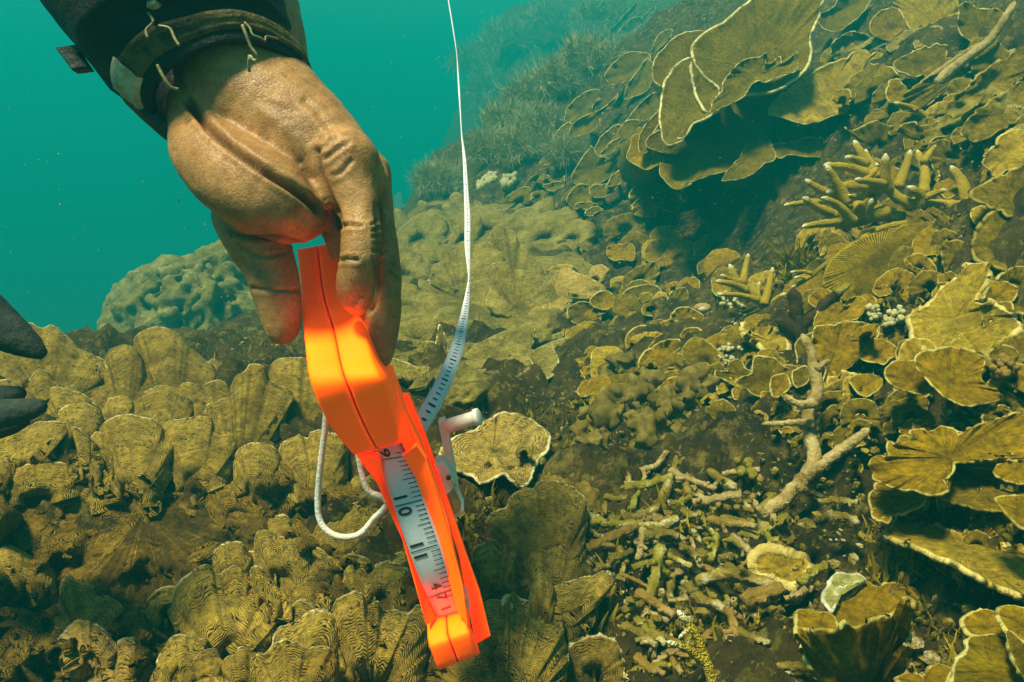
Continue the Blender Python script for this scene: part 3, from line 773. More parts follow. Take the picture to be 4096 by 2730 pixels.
# ------------------------------------------------------------------ big stacked plates, upper right
def tb(r, pts): return [(p[0], p[1]) for p in px(r, pts)]
stack = colony('plate_coral', 'largest olive plate coral stack of broad tilted shelves with pale rims', PL, [
    ('S', 'big', px('G', (560, 460)), tb('G', [(120, 370), (113, 340), (140, 290), (210, 220), (330, 140), (420, 60), (500, 0), (560, -80), (960, -80), (955, 50), (950, 100), (900, 220), (880, 400), (810, 500), (640, 600), (400, 640), (240, 740), (150, 640), (110, 480)]), dict(closed=True, ruf=.004, off=.05, d=2.10, g=(.0, -.42), th=.012, cup=-.12)),
    ('S', 'big', px('G', (120, 640)), tb('F', [(2010, 650), (2030, 570), (2060, 530), (2100, 470), (2150, 423), (2210, 402)]) + tb('G', [(130, 420), (200, 520), (290, 610), (245, 740), (120, 815), (60, 905), (0, 912)]) + tb('F', [(2160, 970), (2040, 1005), (2000, 920), (1990, 780)]), dict(closed=True, ruf=.004, off=.05, d=2.03, g=(.0, -.45), th=.010, cup=-.12)),
    ('S', 'big', px('G', (560, 500)), tb('G', [(235, 740), (260, 660), (310, 600), (312, 550), (340, 515), (400, 440), (480, 400), (560, 388), (598, 360), (610, 392), (590, 425), (640, 422), (665, 385), (690, 380), (700, 420), (760, 380), (805, 343), (805, 460), (700, 500), (640, 530), (590, 552), (525, 545), (450, 640), (330, 700)]), dict(closed=True, ruf=.006, off=.05, d=2.02, g=(.0, -.35), rf=10, cup=-.08)),
    ('S', 'yel', px('G', (300, 860)), tb('F', [(1985, 1110), (1990, 1210), (2040, 1280), (2110, 1318), (2170, 1300), (2210, 1270)]) + tb('G', [(0, 1250), (60, 1215), (150, 1190), (260, 1150), (360, 1110), (430, 1040), (490, 960), (590, 890), (640, 800), (560, 680), (480, 590), (330, 700), (125, 810), (60, 905), (0, 912)]) + tb('F', [(2040, 1000), (1995, 1040)]), dict(closed=True, ruf=.006, off=.05, d=2.22, g=(.05, -1.15), cup=-.05)),
    ('S', 'yel', px('G', (510, 1030)), tb('G', [(308, 1192), (360, 1190), (440, 1182), (500, 1160), (570, 1110), (590, 1085), (665, 1050), (640, 960), (590, 880), (480, 960), (430, 1040), (360, 1110)]), dict(closed=True, ruf=.004, off=.05, d=2.05, g=(0, -.9))),
    ('F', 'big', (2150, 450), [(2030, 592), (1970, 592), (1928, 540), (1925, 470), (1970, 375), (2050, 300), (2130, 250), (2265, 213), (2420, 220), (2420, 330), (2210, 420), (2100, 480)], dict(closed=True, ruf=.004, off=.05, d=2.25, g=(0, -.35))),
    ('F', 'gold', (1880, 1060), [(1758, 1098), (1780, 1020), (1790, 950), (1840, 930), (1900, 960), (1950, 1060), (2010, 1110), (1980, 1140), (1890, 1182), (1830, 1150)], dict(closed=True, ruf=.006, off=.05, d=2.10, rf=12)),
    ('F', 'yel', (1905, 930), [(1835, 1055), (1840, 980), (1880, 880), (1920, 830), (1990, 765), (2015, 800), (1955, 900), (1900, 1010), (1915, 1040), (1875, 1078)], dict(closed=True, ruf=.004, off=.05, d=2.08, g=(0, -.3))),
    ('F', 'yel', (1980, 960), [(1895, 1010), (1910, 960), (1990, 910), (2080, 900), (2110, 980), (2030, 1060), (1950, 1050)], dict(closed=True, ruf=.004, off=.05, d=2.06, g=(0, -.3))),
    ], jag=4, low=.010, fun=.12)
for r_, b_, d_, rr_ in [('G', (560, 460), 2.14, .16), ('G', (120, 640), 2.08, .12), ('G', (300, 860), 2.26, .16), ('F', (2150, 450), 2.29, .10), ('F', (1900, 1000), 2.14, .10), ('G', (510, 1030), 2.10, .08)]:
    q_ = px(r_, b_); e_ = float(tdepth(q_[0], q_[1] + 90)[0]) + .15
    p0, p1 = PT(np.array(q_[0]), np.array(q_[1]), np.array(d_)), PT(np.array(q_[0]), np.array(q_[1] + 90), np.array(e_))
    mb = MB(); tt_ = np.linspace(0, 1, 14)
    mb.tube(p0 + np.outer(tt_, p1 - p0), rr_ * (.45 + .8 * tt_), sides=14, knob=.25, seed=rr_ * 50)
    mesh_obj('stalk', np.concatenate(mb.v), mb.f, M['mott'], stack, None, {'rimd': np.full(mb.n, .5), 'arc': np.linspace(0, .4, mb.n)})
colony('plate_coral', 'round wavy edged plate coral tilted like a dish left of the staghorn', PL, [
    ('G', 'slab', (1000, 620), [(620, 740), (640, 690), (730, 600), (850, 520), (930, 460), (1000, 430), (1100, 395), (1140, 390), (1180, 345), (1240, 328), (1280, 345), (1290, 372), (1340, 343), (1400, 370), (1443, 420), (1420, 510), (1350, 590), (1280, 620), (1200, 640), (1150, 640), (1160, 700), (1100, 740), (1020, 775), (940, 800), (850, 812), (770, 800), (700, 765), (650, 755)], dict(closed=True, off=.14, g=(.12, -.5), ruf=.004, fun=.04, low=.005)),
    ('G', 'gold', (1110, 690), [(1050, 660), (1050, 630), (1080, 605), (1140, 598), (1158, 640), (1140, 690)], dict(off=.17, cup=-.2)),
    ], jag=5, th=.007)
for lab, rows in [
    ('small olive plate with a pale lower rim hidden under the round dish plate', [('G', 'yel', (770, 870), [(680, 870), (688, 920), (740, 945), (850, 920), (860, 860), (780, 830), (700, 835)], dict(closed=True, off=.05, g=(0, -.5)))]),
    ('dark shelf with a wavy pale front rim just left of the staghorn tips', [('G', 'yel', (830, 950), [(650, 940), (655, 1010), (690, 1047), (750, 1020), (850, 1030), (940, 1036), (1020, 1040), (1080, 1005), (1020, 930), (880, 915), (760, 945)], dict(closed=True, off=.07, g=(0, -.6)))]),
    ('dark olive plate with a jagged pale top rim behind the staghorn', [
        ('G', 'yel', (1360, 1020), [(1115, 845), (1160, 862), (1220, 840), (1300, 800), (1335, 797), (1385, 830), (1450, 840), (1490, 880), (1570, 1000)], dict(off=.05, g=(0, -.1))),
        ('G', 'yel', (1690, 960), [(1460, 862), (1500, 820), (1580, 808), (1600, 830), (1700, 810), (1800, 780), (1880, 730), (1922, 718), (1920, 860), (1850, 950)], dict(off=.04, g=(0, -.1)))]),
    ('cup shaped olive plate with a bright curved rim at the top edge of the frame', [('G', 'yel', (1120, 60), [(952, 105), (1000, 80), (1060, 45), (1095, -20), (1280, -30), (1265, 40), (1210, 110), (1150, 160), (1090, 208), (1040, 210), (980, 190), (955, 150)], dict(closed=True, off=.08, g=(0, -.6), cup=-.25, rf=3))]),
    ('small round olive leaf coral standing alone near the top edge', [('G', 'gold', (1440, 200), [(1283, 180), (1300, 130), (1350, 80), (1410, 60), (1440, 50), (1500, 80), (1542, 120), (1542, 170), (1510, 230), (1450, 260), (1380, 255), (1310, 230)], dict(closed=True, off=.06, g=(0, -.2)))]),
    ('blurred pale tan plate behind the small round leaf at the top', [('G', 'slab', (1700, 150), [(1430, -20), (1540, -40), (1800, -40), (1870, 60), (1830, 200), (1750, 260), (1690, 318), (1600, 290), (1560, 200), (1500, 90)], dict(closed=True, off=.03, g=(0, -.4)))]),
    ('dark plate with a bright scalloped rim in the top right corner', [('G', 'yel', (2010, 200), [(1868, 80), (1890, 20), (1940, 8), (1980, 40), (2050, 50), (2150, 72), (2160, 160), (2080, 260), (1950, 270), (1880, 190)], dict(closed=True, off=.06, g=(0, -.3)))]),
    ]:
    colony('plate_coral', lab, PL, rows, jag=4, th=.006)
FL = 'plate coral'
for lab, rows in [
    ('oval olive plate with a pale rim leaning at the left of the large stack', [('F', 'yel', (1790, 500), [(1600, 540), (1612, 500), (1680, 430), (1740, 385), (1810, 363), (1880, 370), (1918, 400), (1870, 460), (1820, 515), (1790, 548), (1700, 585), (1640, 588)], dict(closed=True, off=.08, g=(0, -.35))),
        ('F', 'yel', (1830, 590), [(1735, 690), (1780, 560), (1830, 500), (1900, 410), (1950, 480), (1900, 620), (1800, 680)], dict(closed=True, off=.03, g=(0, -.3)))]),
    ('dim far plates in a fan above the oval plate near the top', [('F', 'yel', (1780, 220), [(1700, 240), (1720, 190), (1790, 130), (1850, 118), (1872, 150), (1830, 190), (1780, 260)], dict(closed=True, off=.06, g=(0, -.3))),
        ('F', 'yel', (1690, 210), [(1635, 260), (1640, 200), (1700, 150), (1740, 100), (1850, 0), (1800, 120), (1720, 200), (1680, 270)], dict(closed=True, off=.04, g=(0, -.3))),
        ('F', 'yel', (2000, 290), [(1945, 320), (1960, 270), (2010, 220), (2067, 212), (2050, 262), (1990, 325), (1920, 385)], dict(closed=True, off=.05, g=(0, -.3))),
        ('F', 'yel', (1690, 390), [(1590, 445), (1640, 420), (1740, 360), (1800, 305), (1790, 340), (1700, 420), (1640, 450)], dict(closed=True, off=.05, g=(0, -.3))),
        ('F', 'yel', (1900, 100), [(1850, 170), (1880, 100), (1930, 60), (1958, 40), (1940, 100), (1890, 160)], dict(closed=True, off=.05, g=(0, -.3)))]),
    ('hazy olive plate pair nearest to the feathery bushes', [('F', 'yel', (1450, 760), [(1328, 845), (1325, 810), (1350, 750), (1420, 680), (1490, 640), (1552, 633), (1562, 680), (1515, 740), (1500, 800), (1420, 835)], dict(closed=True, off=.06, g=(0, -.3))),
        ('F', 'yel', (1490, 860), [(1368, 945), (1368, 890), (1410, 850), (1500, 800), (1570, 770), (1640, 720), (1688, 650), (1660, 735), (1580, 795), (1540, 900), (1440, 948)], dict(closed=True, off=.09, g=(0, -.35))),
        ('F', 'yel', (1320, 950), [(1243, 975), (1260, 930), (1320, 880), (1360, 860), (1385, 950), (1330, 990), (1272, 1012)], dict(closed=True, off=.08, g=(0, -.3)))]),
    ('small flat olive plate below the hazy plate pair', [('F', 'gold', (1250, 1110), [(1153, 1142), (1165, 1110), (1210, 1080), (1270, 1073), (1325, 1090), (1300, 1130), (1250, 1152)], dict(closed=True, off=.06, g=(0, -.5))),
        ('F', 'yel', (1320, 1050), [(1282, 1020), (1300, 1000), (1400, 1010), (1390, 1045), (1330, 1065)], dict(closed=True, off=.04, g=(0, -.5)))]),
    ('long leaning olive plate stack left of the large shelves', [('F', 'yel', (1640, 980), [(1512, 1075), (1540, 1020), (1600, 930), (1700, 868), (1722, 910), (1700, 960), (1620, 1035), (1582, 1085), (1540, 1093)], dict(closed=True, off=.08, g=(0, -.35))),
        ('F', 'yel', (1650, 1035), [(1576, 1078), (1600, 1040), (1650, 990), (1725, 958), (1690, 1035), (1640, 1078)], dict(closed=True, off=.11, g=(0, -.4))),
        ('F', 'yel', (1775, 900), [(1697, 940), (1710, 890), (1760, 850), (1830, 838), (1848, 870), (1800, 962), (1740, 964)], dict(closed=True, off=.12, g=(0, -.35))),
        ('F', 'yel', (1880, 760), [(1740, 862), (1850, 730), (1960, 640), (2015, 690), (1990, 755), (1890, 835), (1820, 845)], dict(closed=True, off=.07, g=(0, -.35)))]),
    ('olive bowl shaped plate with a bright lower rim under the leaning stack', [('F', 'yel', (1530, 1170), [(1383, 1245), (1395, 1190), (1430, 1130), (1480, 1060), (1510, 1018), (1560, 1090), (1690, 1110), (1640, 1220), (1590, 1262), (1540, 1282), (1440, 1307), (1410, 1292)], dict(closed=True, off=.08, g=(0, -.45), cup=-.1)),
        ('F', 'yel', (1580, 1320), [(1502, 1310), (1510, 1350), (1550, 1371), (1620, 1357), (1652, 1335), (1640, 1290), (1560, 1290)], dict(closed=True, off=.06, g=(0, -.5))),
        ('F', 'yel', (1700, 1270), [(1614, 1312), (1640, 1300), (1700, 1282), (1785, 1228), (1790, 1200), (1720, 1190), (1650, 1240)], dict(closed=True, off=.05, g=(0, -.5)))]),
    ('small olive plates in a crooked row above the rounded heads', [('F', 'yel', (1100, 1260), [(1035, 1305), (1060, 1260), (1110, 1215), (1180, 1175), (1215, 1200), (1180, 1290)], dict(off=.03)),
        ('F', 'yel', (1200, 1280), [(1138, 1262), (1180, 1218), (1230, 1238), (1262, 1275), (1240, 1290)], dict(off=.06)),
        ('F', 'yel', (1010, 1420), [(915, 1400), (930, 1370), (990, 1328), (1060, 1313), (1087, 1340), (1078, 1420)], dict(off=.05)),
        ('F', 'yel', (1130, 1380), [(1085, 1395), (1087, 1345), (1120, 1325), (1172, 1350), (1160, 1400)], dict(off=.06)),
        ('F', 'yel', (1220, 1310), [(1170, 1300), (1190, 1280), (1300, 1265), (1325, 1215), (1310, 1290), (1240, 1330)], dict(closed=True, off=.04, g=(0, -.4)))]),
    ('olive plate cluster with crinkled pale lower rims left of the dark hollow', [('F', 'yel', (1350, 1400), [(1296, 1415), (1310, 1370), (1350, 1320), (1390, 1305), (1400, 1350), (1370, 1430)], dict(off=.05)),
        ('F', 'yel', (1430, 1350), [(1336, 1410), (1340, 1370), (1385, 1310), (1460, 1290), (1550, 1330), (1590, 1390), (1480, 1420), (1400, 1450)], dict(closed=True, off=.08, g=(0, -.4))),
        ('F', 'yel', (1500, 1450), [(1400, 1420), (1420, 1450), (1470, 1460), (1530, 1465), (1560, 1435), (1500, 1405)], dict(closed=True, off=.10, g=(0, -.5), ruf=.02, rf=12)),
        ('F', 'yel', (1540, 1490), [(1465, 1480), (1500, 1505), (1560, 1480), (1600, 1470), (1560, 1450), (1500, 1455)], dict(closed=True, off=.11, g=(0, -.5), ruf=.02, rf=12))]),
    ('crinkled golden plate cluster hanging under the large shelves', [('F', 'gold', (1960, 1350), [(1785, 1400), (1790, 1330), (1850, 1280), (2100, 1310), (2150, 1400), (2080, 1465), (1990, 1500), (1905, 1522), (1840, 1485), (1800, 1450)], dict(closed=True, off=.10, g=(0, -.2), ruf=.03, rf=14, jag=9)),
        ('F', 'gold', (1900, 1420), [(1800, 1460), (1820, 1400), (1900, 1370), (1990, 1420), (1960, 1490), (1890, 1525), (1830, 1490)], dict(closed=True, off=.14, g=(0, -.2), ruf=.03, rf=12, jag=9)),
        ('F', 'yel', (2060, 1380), [(1990, 1450), (2010, 1370), (2090, 1340), (2150, 1390), (2100, 1470), (2030, 1480)], dict(closed=True, off=.13, g=(0, -.2), ruf=.03, rf=12, jag=8))]),
    # folded olive plates in the middle
    ('curled olive cup coral at the right tip of the pale mass', [('H', 'yel', (1360, 850), [(1212, 850), (1225, 912), (1290, 940), (1325, 950), (1385, 895), (1458, 855), (1430, 830), (1492, 795), (1487, 755), (1430, 733), (1372, 758), (1360, 800), (1290, 800), (1230, 820)], dict(closed=True, off=.09, g=(0, -.3), ruf=.02)),
        ('H', 'gold', (1420, 800), [(1362, 810), (1368, 765), (1430, 735), (1490, 760), (1492, 800), (1450, 840)], dict(closed=True, off=.13, g=(0, -.3), cup=-.2))]),
    ('olive coral ribbon folded into a wave above the golden whorl', [('H', 'yel', (1640, 790), [(1533, 800), (1560, 740), (1620, 708), (1700, 690), (1772, 700), (1793, 750), (1762, 802), (1738, 760), (1700, 742), (1662, 760), (1655, 800), (1690, 822), (1640, 830), (1600, 822), (1580, 832), (1548, 822)], dict(closed=True, off=.08, g=(0, -.25))),
        ('H', 'yel', (1720, 850), [(1650, 780), (1680, 745), (1720, 745), (1742, 780), (1730, 800), (1690, 820), (1680, 860), (1700, 880), (1740, 880)], dict(off=.12, cup=-.15)),
        ('H', 'yel', (1860, 840), [(1830, 790), (1838, 760), (1870, 725), (1940, 708), (1958, 750), (1945, 800), (1910, 840)], dict(off=.06, g=(0, -.2))),
        ('H', 'yel', (1600, 680), [(1560, 690), (1570, 665), (1620, 640), (1740, 625), (1760, 650), (1700, 680)], dict(off=.0))]),
    ('golden olive whorl of curled plates in the middle of the reef', [('H', 'gold', (1690, 1040), [(1563, 1075), (1590, 1000), (1650, 960), (1710, 952), (1722, 985), (1800, 1010), (1802, 1050), (1700, 1100), (1640, 1122), (1590, 1112)], dict(closed=True, off=.07, g=(0, -.3), cup=-.1)),
        ('H', 'gold', (1620, 1070), [(1580, 1090), (1572, 1050), (1610, 1040), (1660, 1070), (1640, 1110)], dict(off=.11, cup=-.2)),
        ('H', 'gold', (1770, 1170), [(1648, 1195), (1680, 1130), (1720, 1098), (1790, 1050), (1850, 1033), (1902, 1040), (1907, 1085), (1870, 1120), (1878, 1160), (1820, 1200), (1910, 1210), (1980, 1200), (1950, 1232), (1862, 1262), (1780, 1257), (1700, 1242)], dict(closed=True, off=.13, g=(0, -.35), cup=-.1, ruf=.018)),
        ('H', 'gold', (1740, 1210), [(1680, 1190), (1690, 1160), (1740, 1155), (1750, 1190)], dict(off=.17))]),
    ('pair of golden olive leaves right of the golden whorl', [('H', 'gold', (1940, 900), [(1853, 905), (1890, 850), (1940, 838), (2030, 865), (2060, 930), (2036, 962), (1960, 932)], dict(closed=True, off=.08, g=(0, -.2))),
        ('H', 'gold', (1980, 1005), [(1920, 992), (1980, 958), (2030, 965), (2070, 1010), (2036, 1042), (1960, 1055), (1930, 1030)], dict(closed=True, off=.10, g=(0, -.2))),
        ('H', 'gold', (1840, 960), [(1765, 955), (1810, 920), (1880, 905), (1920, 960), (1880, 1005), (1830, 1010), (1800, 990)], dict(closed=True, off=.06, g=(0, -.3)))]),
    ('thin dark olive shelf with a curved pale rim left of the golden whorl', [('H', 'yel', (1500, 1050), [(1440, 1010), (1445, 1050), (1490, 1085), (1540, 1095), (1570, 1070), (1540, 1000)], dict(closed=True, off=.04, g=(0, -.4)))]),
    ]:
    colony('plate_coral', lab, FL, rows, jag=4, th=.006)

# ------------------------------------------------------------------ right middle
colony('ribbed_coral', 'smooth ribbed yellow dome coral lying under the staghorn branches', 'ribbed coral', [
    ('I', 'rib', (1280, 300), [(935, 410), (960, 340), (1010, 270), (1090, 210), (1200, 150), (1400, 90), (1650, 60), (1800, 150), (1835, 250), (1770, 345), (1700, 440), (1600, 515), (1500, 565), (1400, 600), (1300, 612), (1180, 585), (1050, 535), (960, 480)], dict(closed=True, off=.13, g=(.05, -.30), cup=.35, attr_ang=True, th=.012, jag=2, ruf=.004))])
colony('plate_coral', 'yellow plate fragments at the left foot of the ribbed dome', PL, [
    ('I', 'gold', (870, 470), [(728, 455), (780, 400), (870, 368), (935, 370), (942, 420), (1000, 490), (930, 505), (850, 562), (760, 520)], dict(closed=True, off=.05)),
    ('I', 'gold', (1020, 640), [(880, 710), (900, 620), (840, 560), (860, 520), (940, 490), (1020, 535), (1085, 592), (1110, 540), (1160, 528), (1188, 570), (1160, 645), (1090, 680)], dict(closed=True, off=.09, ruf=.02))], jag=4)
colony('plate_coral', 'triangular golden plate coral with a bright rim right of the dead branch', PL, [
    ('I', 'gold', (1010, 860), [(880, 735), (920, 715), (1000, 703), (1060, 683), (1150, 690), (1220, 700), (1275, 705), (1285, 745), (1240, 820), (1180, 890), (1100, 960), (1030, 1020), (960, 1092), (928, 1080), (950, 980), (890, 900), (862, 850)], dict(closed=True, off=.10, g=(0, -.2))),
    ('I', 'gold', (1200, 800), [(1112, 800), (1120, 760), (1180, 720), (1270, 705), (1260, 770)], dict(off=.13, cup=-.15))], jag=4)
colony('coral_slab', 'rough pale yellow dead coral slab right of the triangular plate', 'coral slab', [
    ('I', 'slab', (1750, 660), [(1470, 650), (1560, 600), (1650, 520), (1750, 420), (1850, 330), (1950, 340), (1940, 430), (1880, 560), (2000, 590), (2155, 680), (2130, 740), (2000, 830), (1930, 885), (1800, 852), (1600, 850), (1510, 800)], dict(closed=True, off=.07, gk=.8, th=.015, low=.02, jag=8))])
colony('plate_coral', 'golden fan plate coral with two broad lobes at the right edge above the big shelf', PL, [
    ('I', 'gold', (1730, 1070), [(1515, 945), (1540, 890), (1620, 860), (1720, 850), (1830, 865), (1920, 890), (1948, 920), (1920, 1000), (1925, 1060), (2000, 1108), (2045, 1140), (2052, 1162), (2000, 1188), (1900, 1203), (1830, 1213), (1700, 1150), (1600, 1060), (1545, 1000)], dict(closed=True, off=.11, g=(0, -.2))),
    ('I', 'gold', (1490, 1050), [(1322, 1015), (1340, 970), (1390, 940), (1500, 928), (1530, 950), (1560, 1005), (1640, 1055), (1640, 1110), (1520, 1145), (1400, 1092), (1340, 1052)], dict(closed=True, off=.13, g=(0, -.2)))], jag=4)
colony('plate_coral', 'squarish broken yellow plate under the triangular plate', PL, [
    ('I', 'gold', (1200, 1085), [(1088, 1045), (1150, 1018), (1285, 1030), (1292, 1085), (1220, 1155), (1160, 1142), (1115, 1092)], dict(closed=True, off=.05, g=(0, -.3)))], jag=3)
colony('plate_coral', 'wavy olive leaf plates on the left of the dead branch', PL, [
    ('I', 'yel', (400, 1020), [(248, 1025), (258, 985), (320, 1000), (345, 950), (390, 918), (422, 940), (440, 985), (482, 1000), (410, 1060), (390, 1088), (300, 1045)], dict(closed=True, off=.05, g=(0, -.2))),
    ('I', 'yel', (580, 1060), [(397, 1065), (430, 1030), (485, 1010), (490, 920), (520, 893), (580, 900), (640, 920), (690, 970), (745, 1000), (735, 1080), (640, 1130), (540, 1155), (460, 1112)], dict(closed=True, off=.08, g=(0, -.2))),
    ('I', 'gold', (660, 1090), [(598, 1092), (620, 1020), (700, 1018), (722, 1090), (690, 1132), (620, 1165)], dict(closed=True, off=.12, g=(.1, -.2))),
    ('I', 'yel', (790, 1030), [(738, 1012), (760, 988), (820, 963), (845, 1000), (830, 1062), (760, 1085)], dict(closed=True, off=.07, g=(0, -.2)))], jag=4)
colony('coral_slab', 'lumpy pale yellow chunk below the young staghorn', 'coral slab', [
    ('I', 'slab', (590, 810), [(415, 720), (500, 765), (560, 738), (620, 735), (680, 770), (692, 850), (680, 892), (600, 882), (530, 822), (450, 765)], dict(closed=True, off=.07, th=.02, ruf=.03))])
# ------------------------------------------------------------------ right bottom
colony('plate_coral', 'big golden shelf coral with knobbly scalloped left edge at the right', PL, [
    ('K', 'gold', (1520, 200), [(1028, 240), (1045, 195), (1090, 183), (1150, 195), (1143, 150), (1155, 95), (1205, 120), (1290, 90), (1285, 40), (1330, 18), (1380, 32), (1420, 30), (1480, 18), (1562, 25), (1575, 60), (1700, 0), (2060, -80), (2080, 190), (1890, 183), (1760, 210), (1660, 222), (1552, 230), (1532, 300), (1490, 340), (1512, 392), (1450, 417), (1370, 412), (1300, 392), (1200, 382), (1100, 342), (1055, 320), (1040, 280)], dict(closed=True, off=.11, g=(0, -.35), jag=6)),
    ('K', 'mott', (1760, 330), [(1500, 330), (1560, 230), (1700, 190), (1890, 170), (2060, 200), (2080, 520), (1800, 520), (1560, 480), (1450, 420)], dict(closed=True, off=.04, g=(0, -.45), jag=6)),
    ('K', 'gold', (1220, 440), [(1033, 440), (1050, 408), (1090, 420), (1068, 370), (1120, 333), (1200, 340), (1300, 388), (1368, 420), (1372, 462), (1330, 502), (1262, 528), (1180, 542), (1140, 562), (1060, 562), (1042, 510)], dict(closed=True, off=.09, g=(0, -.4), jag=7)),
    ('K', 'gold', (1110, 540), [(1040, 510), (1080, 500), (1150, 530), (1170, 560), (1150, 600), (1100, 580), (1050, 560)], dict(closed=True, off=.11, g=(0, -.4), jag=6)),
    ('K', 'gold', (1930, 520), [(1820, 470), (1850, 435), (1920, 430), (2060, 450), (2060, 600), (1960, 620)], dict(closed=True, off=.12, g=(0, -.3)))])
colony('coral_slab', 'pale sand coloured dead slab below the big golden shelf', 'coral slab', [
    ('K', 'slab', (1600, 750), [(1128, 650), (1170, 610), (1205, 568), (1300, 588), (1420, 600), (1500, 640), (1620, 670), (1750, 700), (1900, 760), (2060, 830), (2060, 1040), (1850, 985), (1720, 925), (1560, 835), (1430, 785), (1300, 725), (1200, 695)], dict(closed=True, off=.06, g=(0, -.5), th=.009, jag=4, low=.03, ruf=.006)),
    ('K', 'mott', (1600, 560), [(1200, 570), (1380, 440), (1700, 470), (2060, 510), (2060, 850), (1750, 740), (1500, 680), (1300, 600)], dict(closed=True, off=.01, g=(0, -.4), th=.02, jag=8, low=.02))], part='layer')
colony('vase_coral', 'vase shaped golden coral with a bleached white left lip and toothed rim', 'vase coral', [
    ('K', 'gold', (960, 1190), [(770, 1080), (775, 1000), (830, 905), (900, 908), (960, 905), (1020, 945), (1080, 985), (1150, 960), (1230, 970), (1312, 1003), (1328, 1030), (1300, 1095), (1220, 1145), (1000, 1235), (830, 1245), (790, 1130)], dict(closed=True, off=.06, g=(0, -.35), cup=.1, fun=.4)),
    ('K', 'bleach', (860, 1040), [(820, 1130), (760, 1080), (752, 1040), (788, 960), (830, 903), (900, 908), (960, 905), (1022, 940), (960, 962), (885, 985), (835, 1020)], dict(closed=True, off=.065, g=(0, -.35), fun=0)),
    ('K', 'gold', (740, 1215), [(588, 1135), (640, 1120), (720, 1138), (790, 1140), (835, 1230), (800, 1262), (700, 1255), (605, 1245)], dict(closed=True, off=.10, g=(0, -.4), cup=.1)),
    ('K', 'gold', (1010, 1720), [(690, 1500), (620, 1340), (598, 1245), (650, 1256), (720, 1247), (800, 1266), (850, 1240), (895, 1208), (940, 1240), (1000, 1215), (1060, 1190), (1110, 1163), (1160, 1172), (1220, 1130), (1275, 1068), (1265, 1250), (1245, 1400), (1230, 1600)], dict(off=.05, g=(0, .12), jag=7, cup=-.12, ruf=.02)),
    ], jag=4, part='wall', th=.006)
colony('plate_coral', 'dark golden plate group filling the bottom right corner', PL, [
    ('K', 'gold', (1740, 1230), [(1603, 1222), (1600, 1190), (1640, 1150), (1720, 1128), (1800, 1140), (1845, 1180), (1865, 1265), (1750, 1278), (1650, 1272)], dict(closed=True, off=.08, g=(0, -.3))),
    ('K', 'gold', (1970, 1220), [(1823, 1145), (1850, 1108), (1900, 1098), (1980, 1120), (2060, 1200), (2060, 1380), (1975, 1335), (1900, 1272), (1840, 1195)], dict(closed=True, off=.11, g=(0, -.3))),
    ('K', 'yel', (1790, 1500), [(1545, 1500), (1560, 1440), (1620, 1370), (1628, 1300), (1700, 1283), (1800, 1278), (1872, 1300), (1905, 1350), (1955, 1480), (2000, 1620), (1700, 1640), (1560, 1600)], dict(closed=True, off=.12, g=(0, -.3))),
    ('K', 'gold', (1360, 1580), [(1190, 1535), (1290, 1513), (1360, 1535), (1440, 1458), (1542, 1475), (1530, 1510), (1460, 1640), (1300, 1640)], dict(closed=True, off=.10, g=(0, -.4), jag=8)),
    ('K', 'yel', (1950, 1420), [(1868, 1260), (1900, 1270), (1975, 1340), (2060, 1420), (2060, 1600), (1960, 1520), (1890, 1380)], dict(closed=True, off=.14, g=(-.2, -.3)))], jag=4, th=.006)

# small scraps between the larger colonies
rs = np.random.default_rng(21); k = 0
scr = px('V', [(1290, 560), (1420, 480), (1780, 640), (1900, 520), (2100, 250), (2340, 120), (2340, 1400), (2000, 1100), (1600, 980), (1330, 900), (1250, 700)])
def inside(p, x, y):
    c = False
    for i in range(len(p)):
        x1, y1 = p[i]; x2, y2 = p[i - 1]
        if (y1 > y) != (y2 > y) and x < (x2 - x1) * (y - y1) / (y2 - y1) + x1: c = not c
    return c
while k < 285:
    x, y = rs.uniform(scr[:, 0].min(), scr[:, 0].max()), rs.uniform(scr[:, 1].min(), scr[:, 1].max())
    if not inside(scr, x, y): continue
    r0 = rs.uniform(24, 92); n_ = rs.integers(7, 11)
    if k % 6:
        pts = arc_lobe(x, y, r0, r0 * rs.uniform(.7, 1.3), lean=rs.uniform(-.6, .6), k=8)
        pts = [(p_[0] + rs.uniform(-6, 6), p_[1] + rs.uniform(-6, 6)) for p_ in pts]
        o_ = plate(None, 'plate_scrap', ('yel', 'mott', 'gold', 'mott', 'slab')[k % 5], 'S', pts, (x, y), off=rs.uniform(.01, .05), cup=rs.uniform(-.2, .4), jag=6, th=.004, nv=8, ruf=.02)
    else:
        pts = [(x + r0 * rs.uniform(.7, 1.2) * math.cos(a), y + .7 * r0 * rs.uniform(.7, 1.2) * math.sin(a)) for a in np.linspace(0, 6.283, n_, endpoint=False)]
        o_ = plate(None, 'plate_scrap', ('yel', 'gold', 'slab')[k % 3 if k % 2 else 1], 'S', pts, (x, y), closed=True, off=rs.uniform(.02, .06), gk=.5, jag=6, th=.004, nv=8, ruf=.02)
    tag(o_, 'small thin olive plate scrap tucked between the larger corals at the right', 'plate coral', 'small plate scraps between the corals')
    k += 1

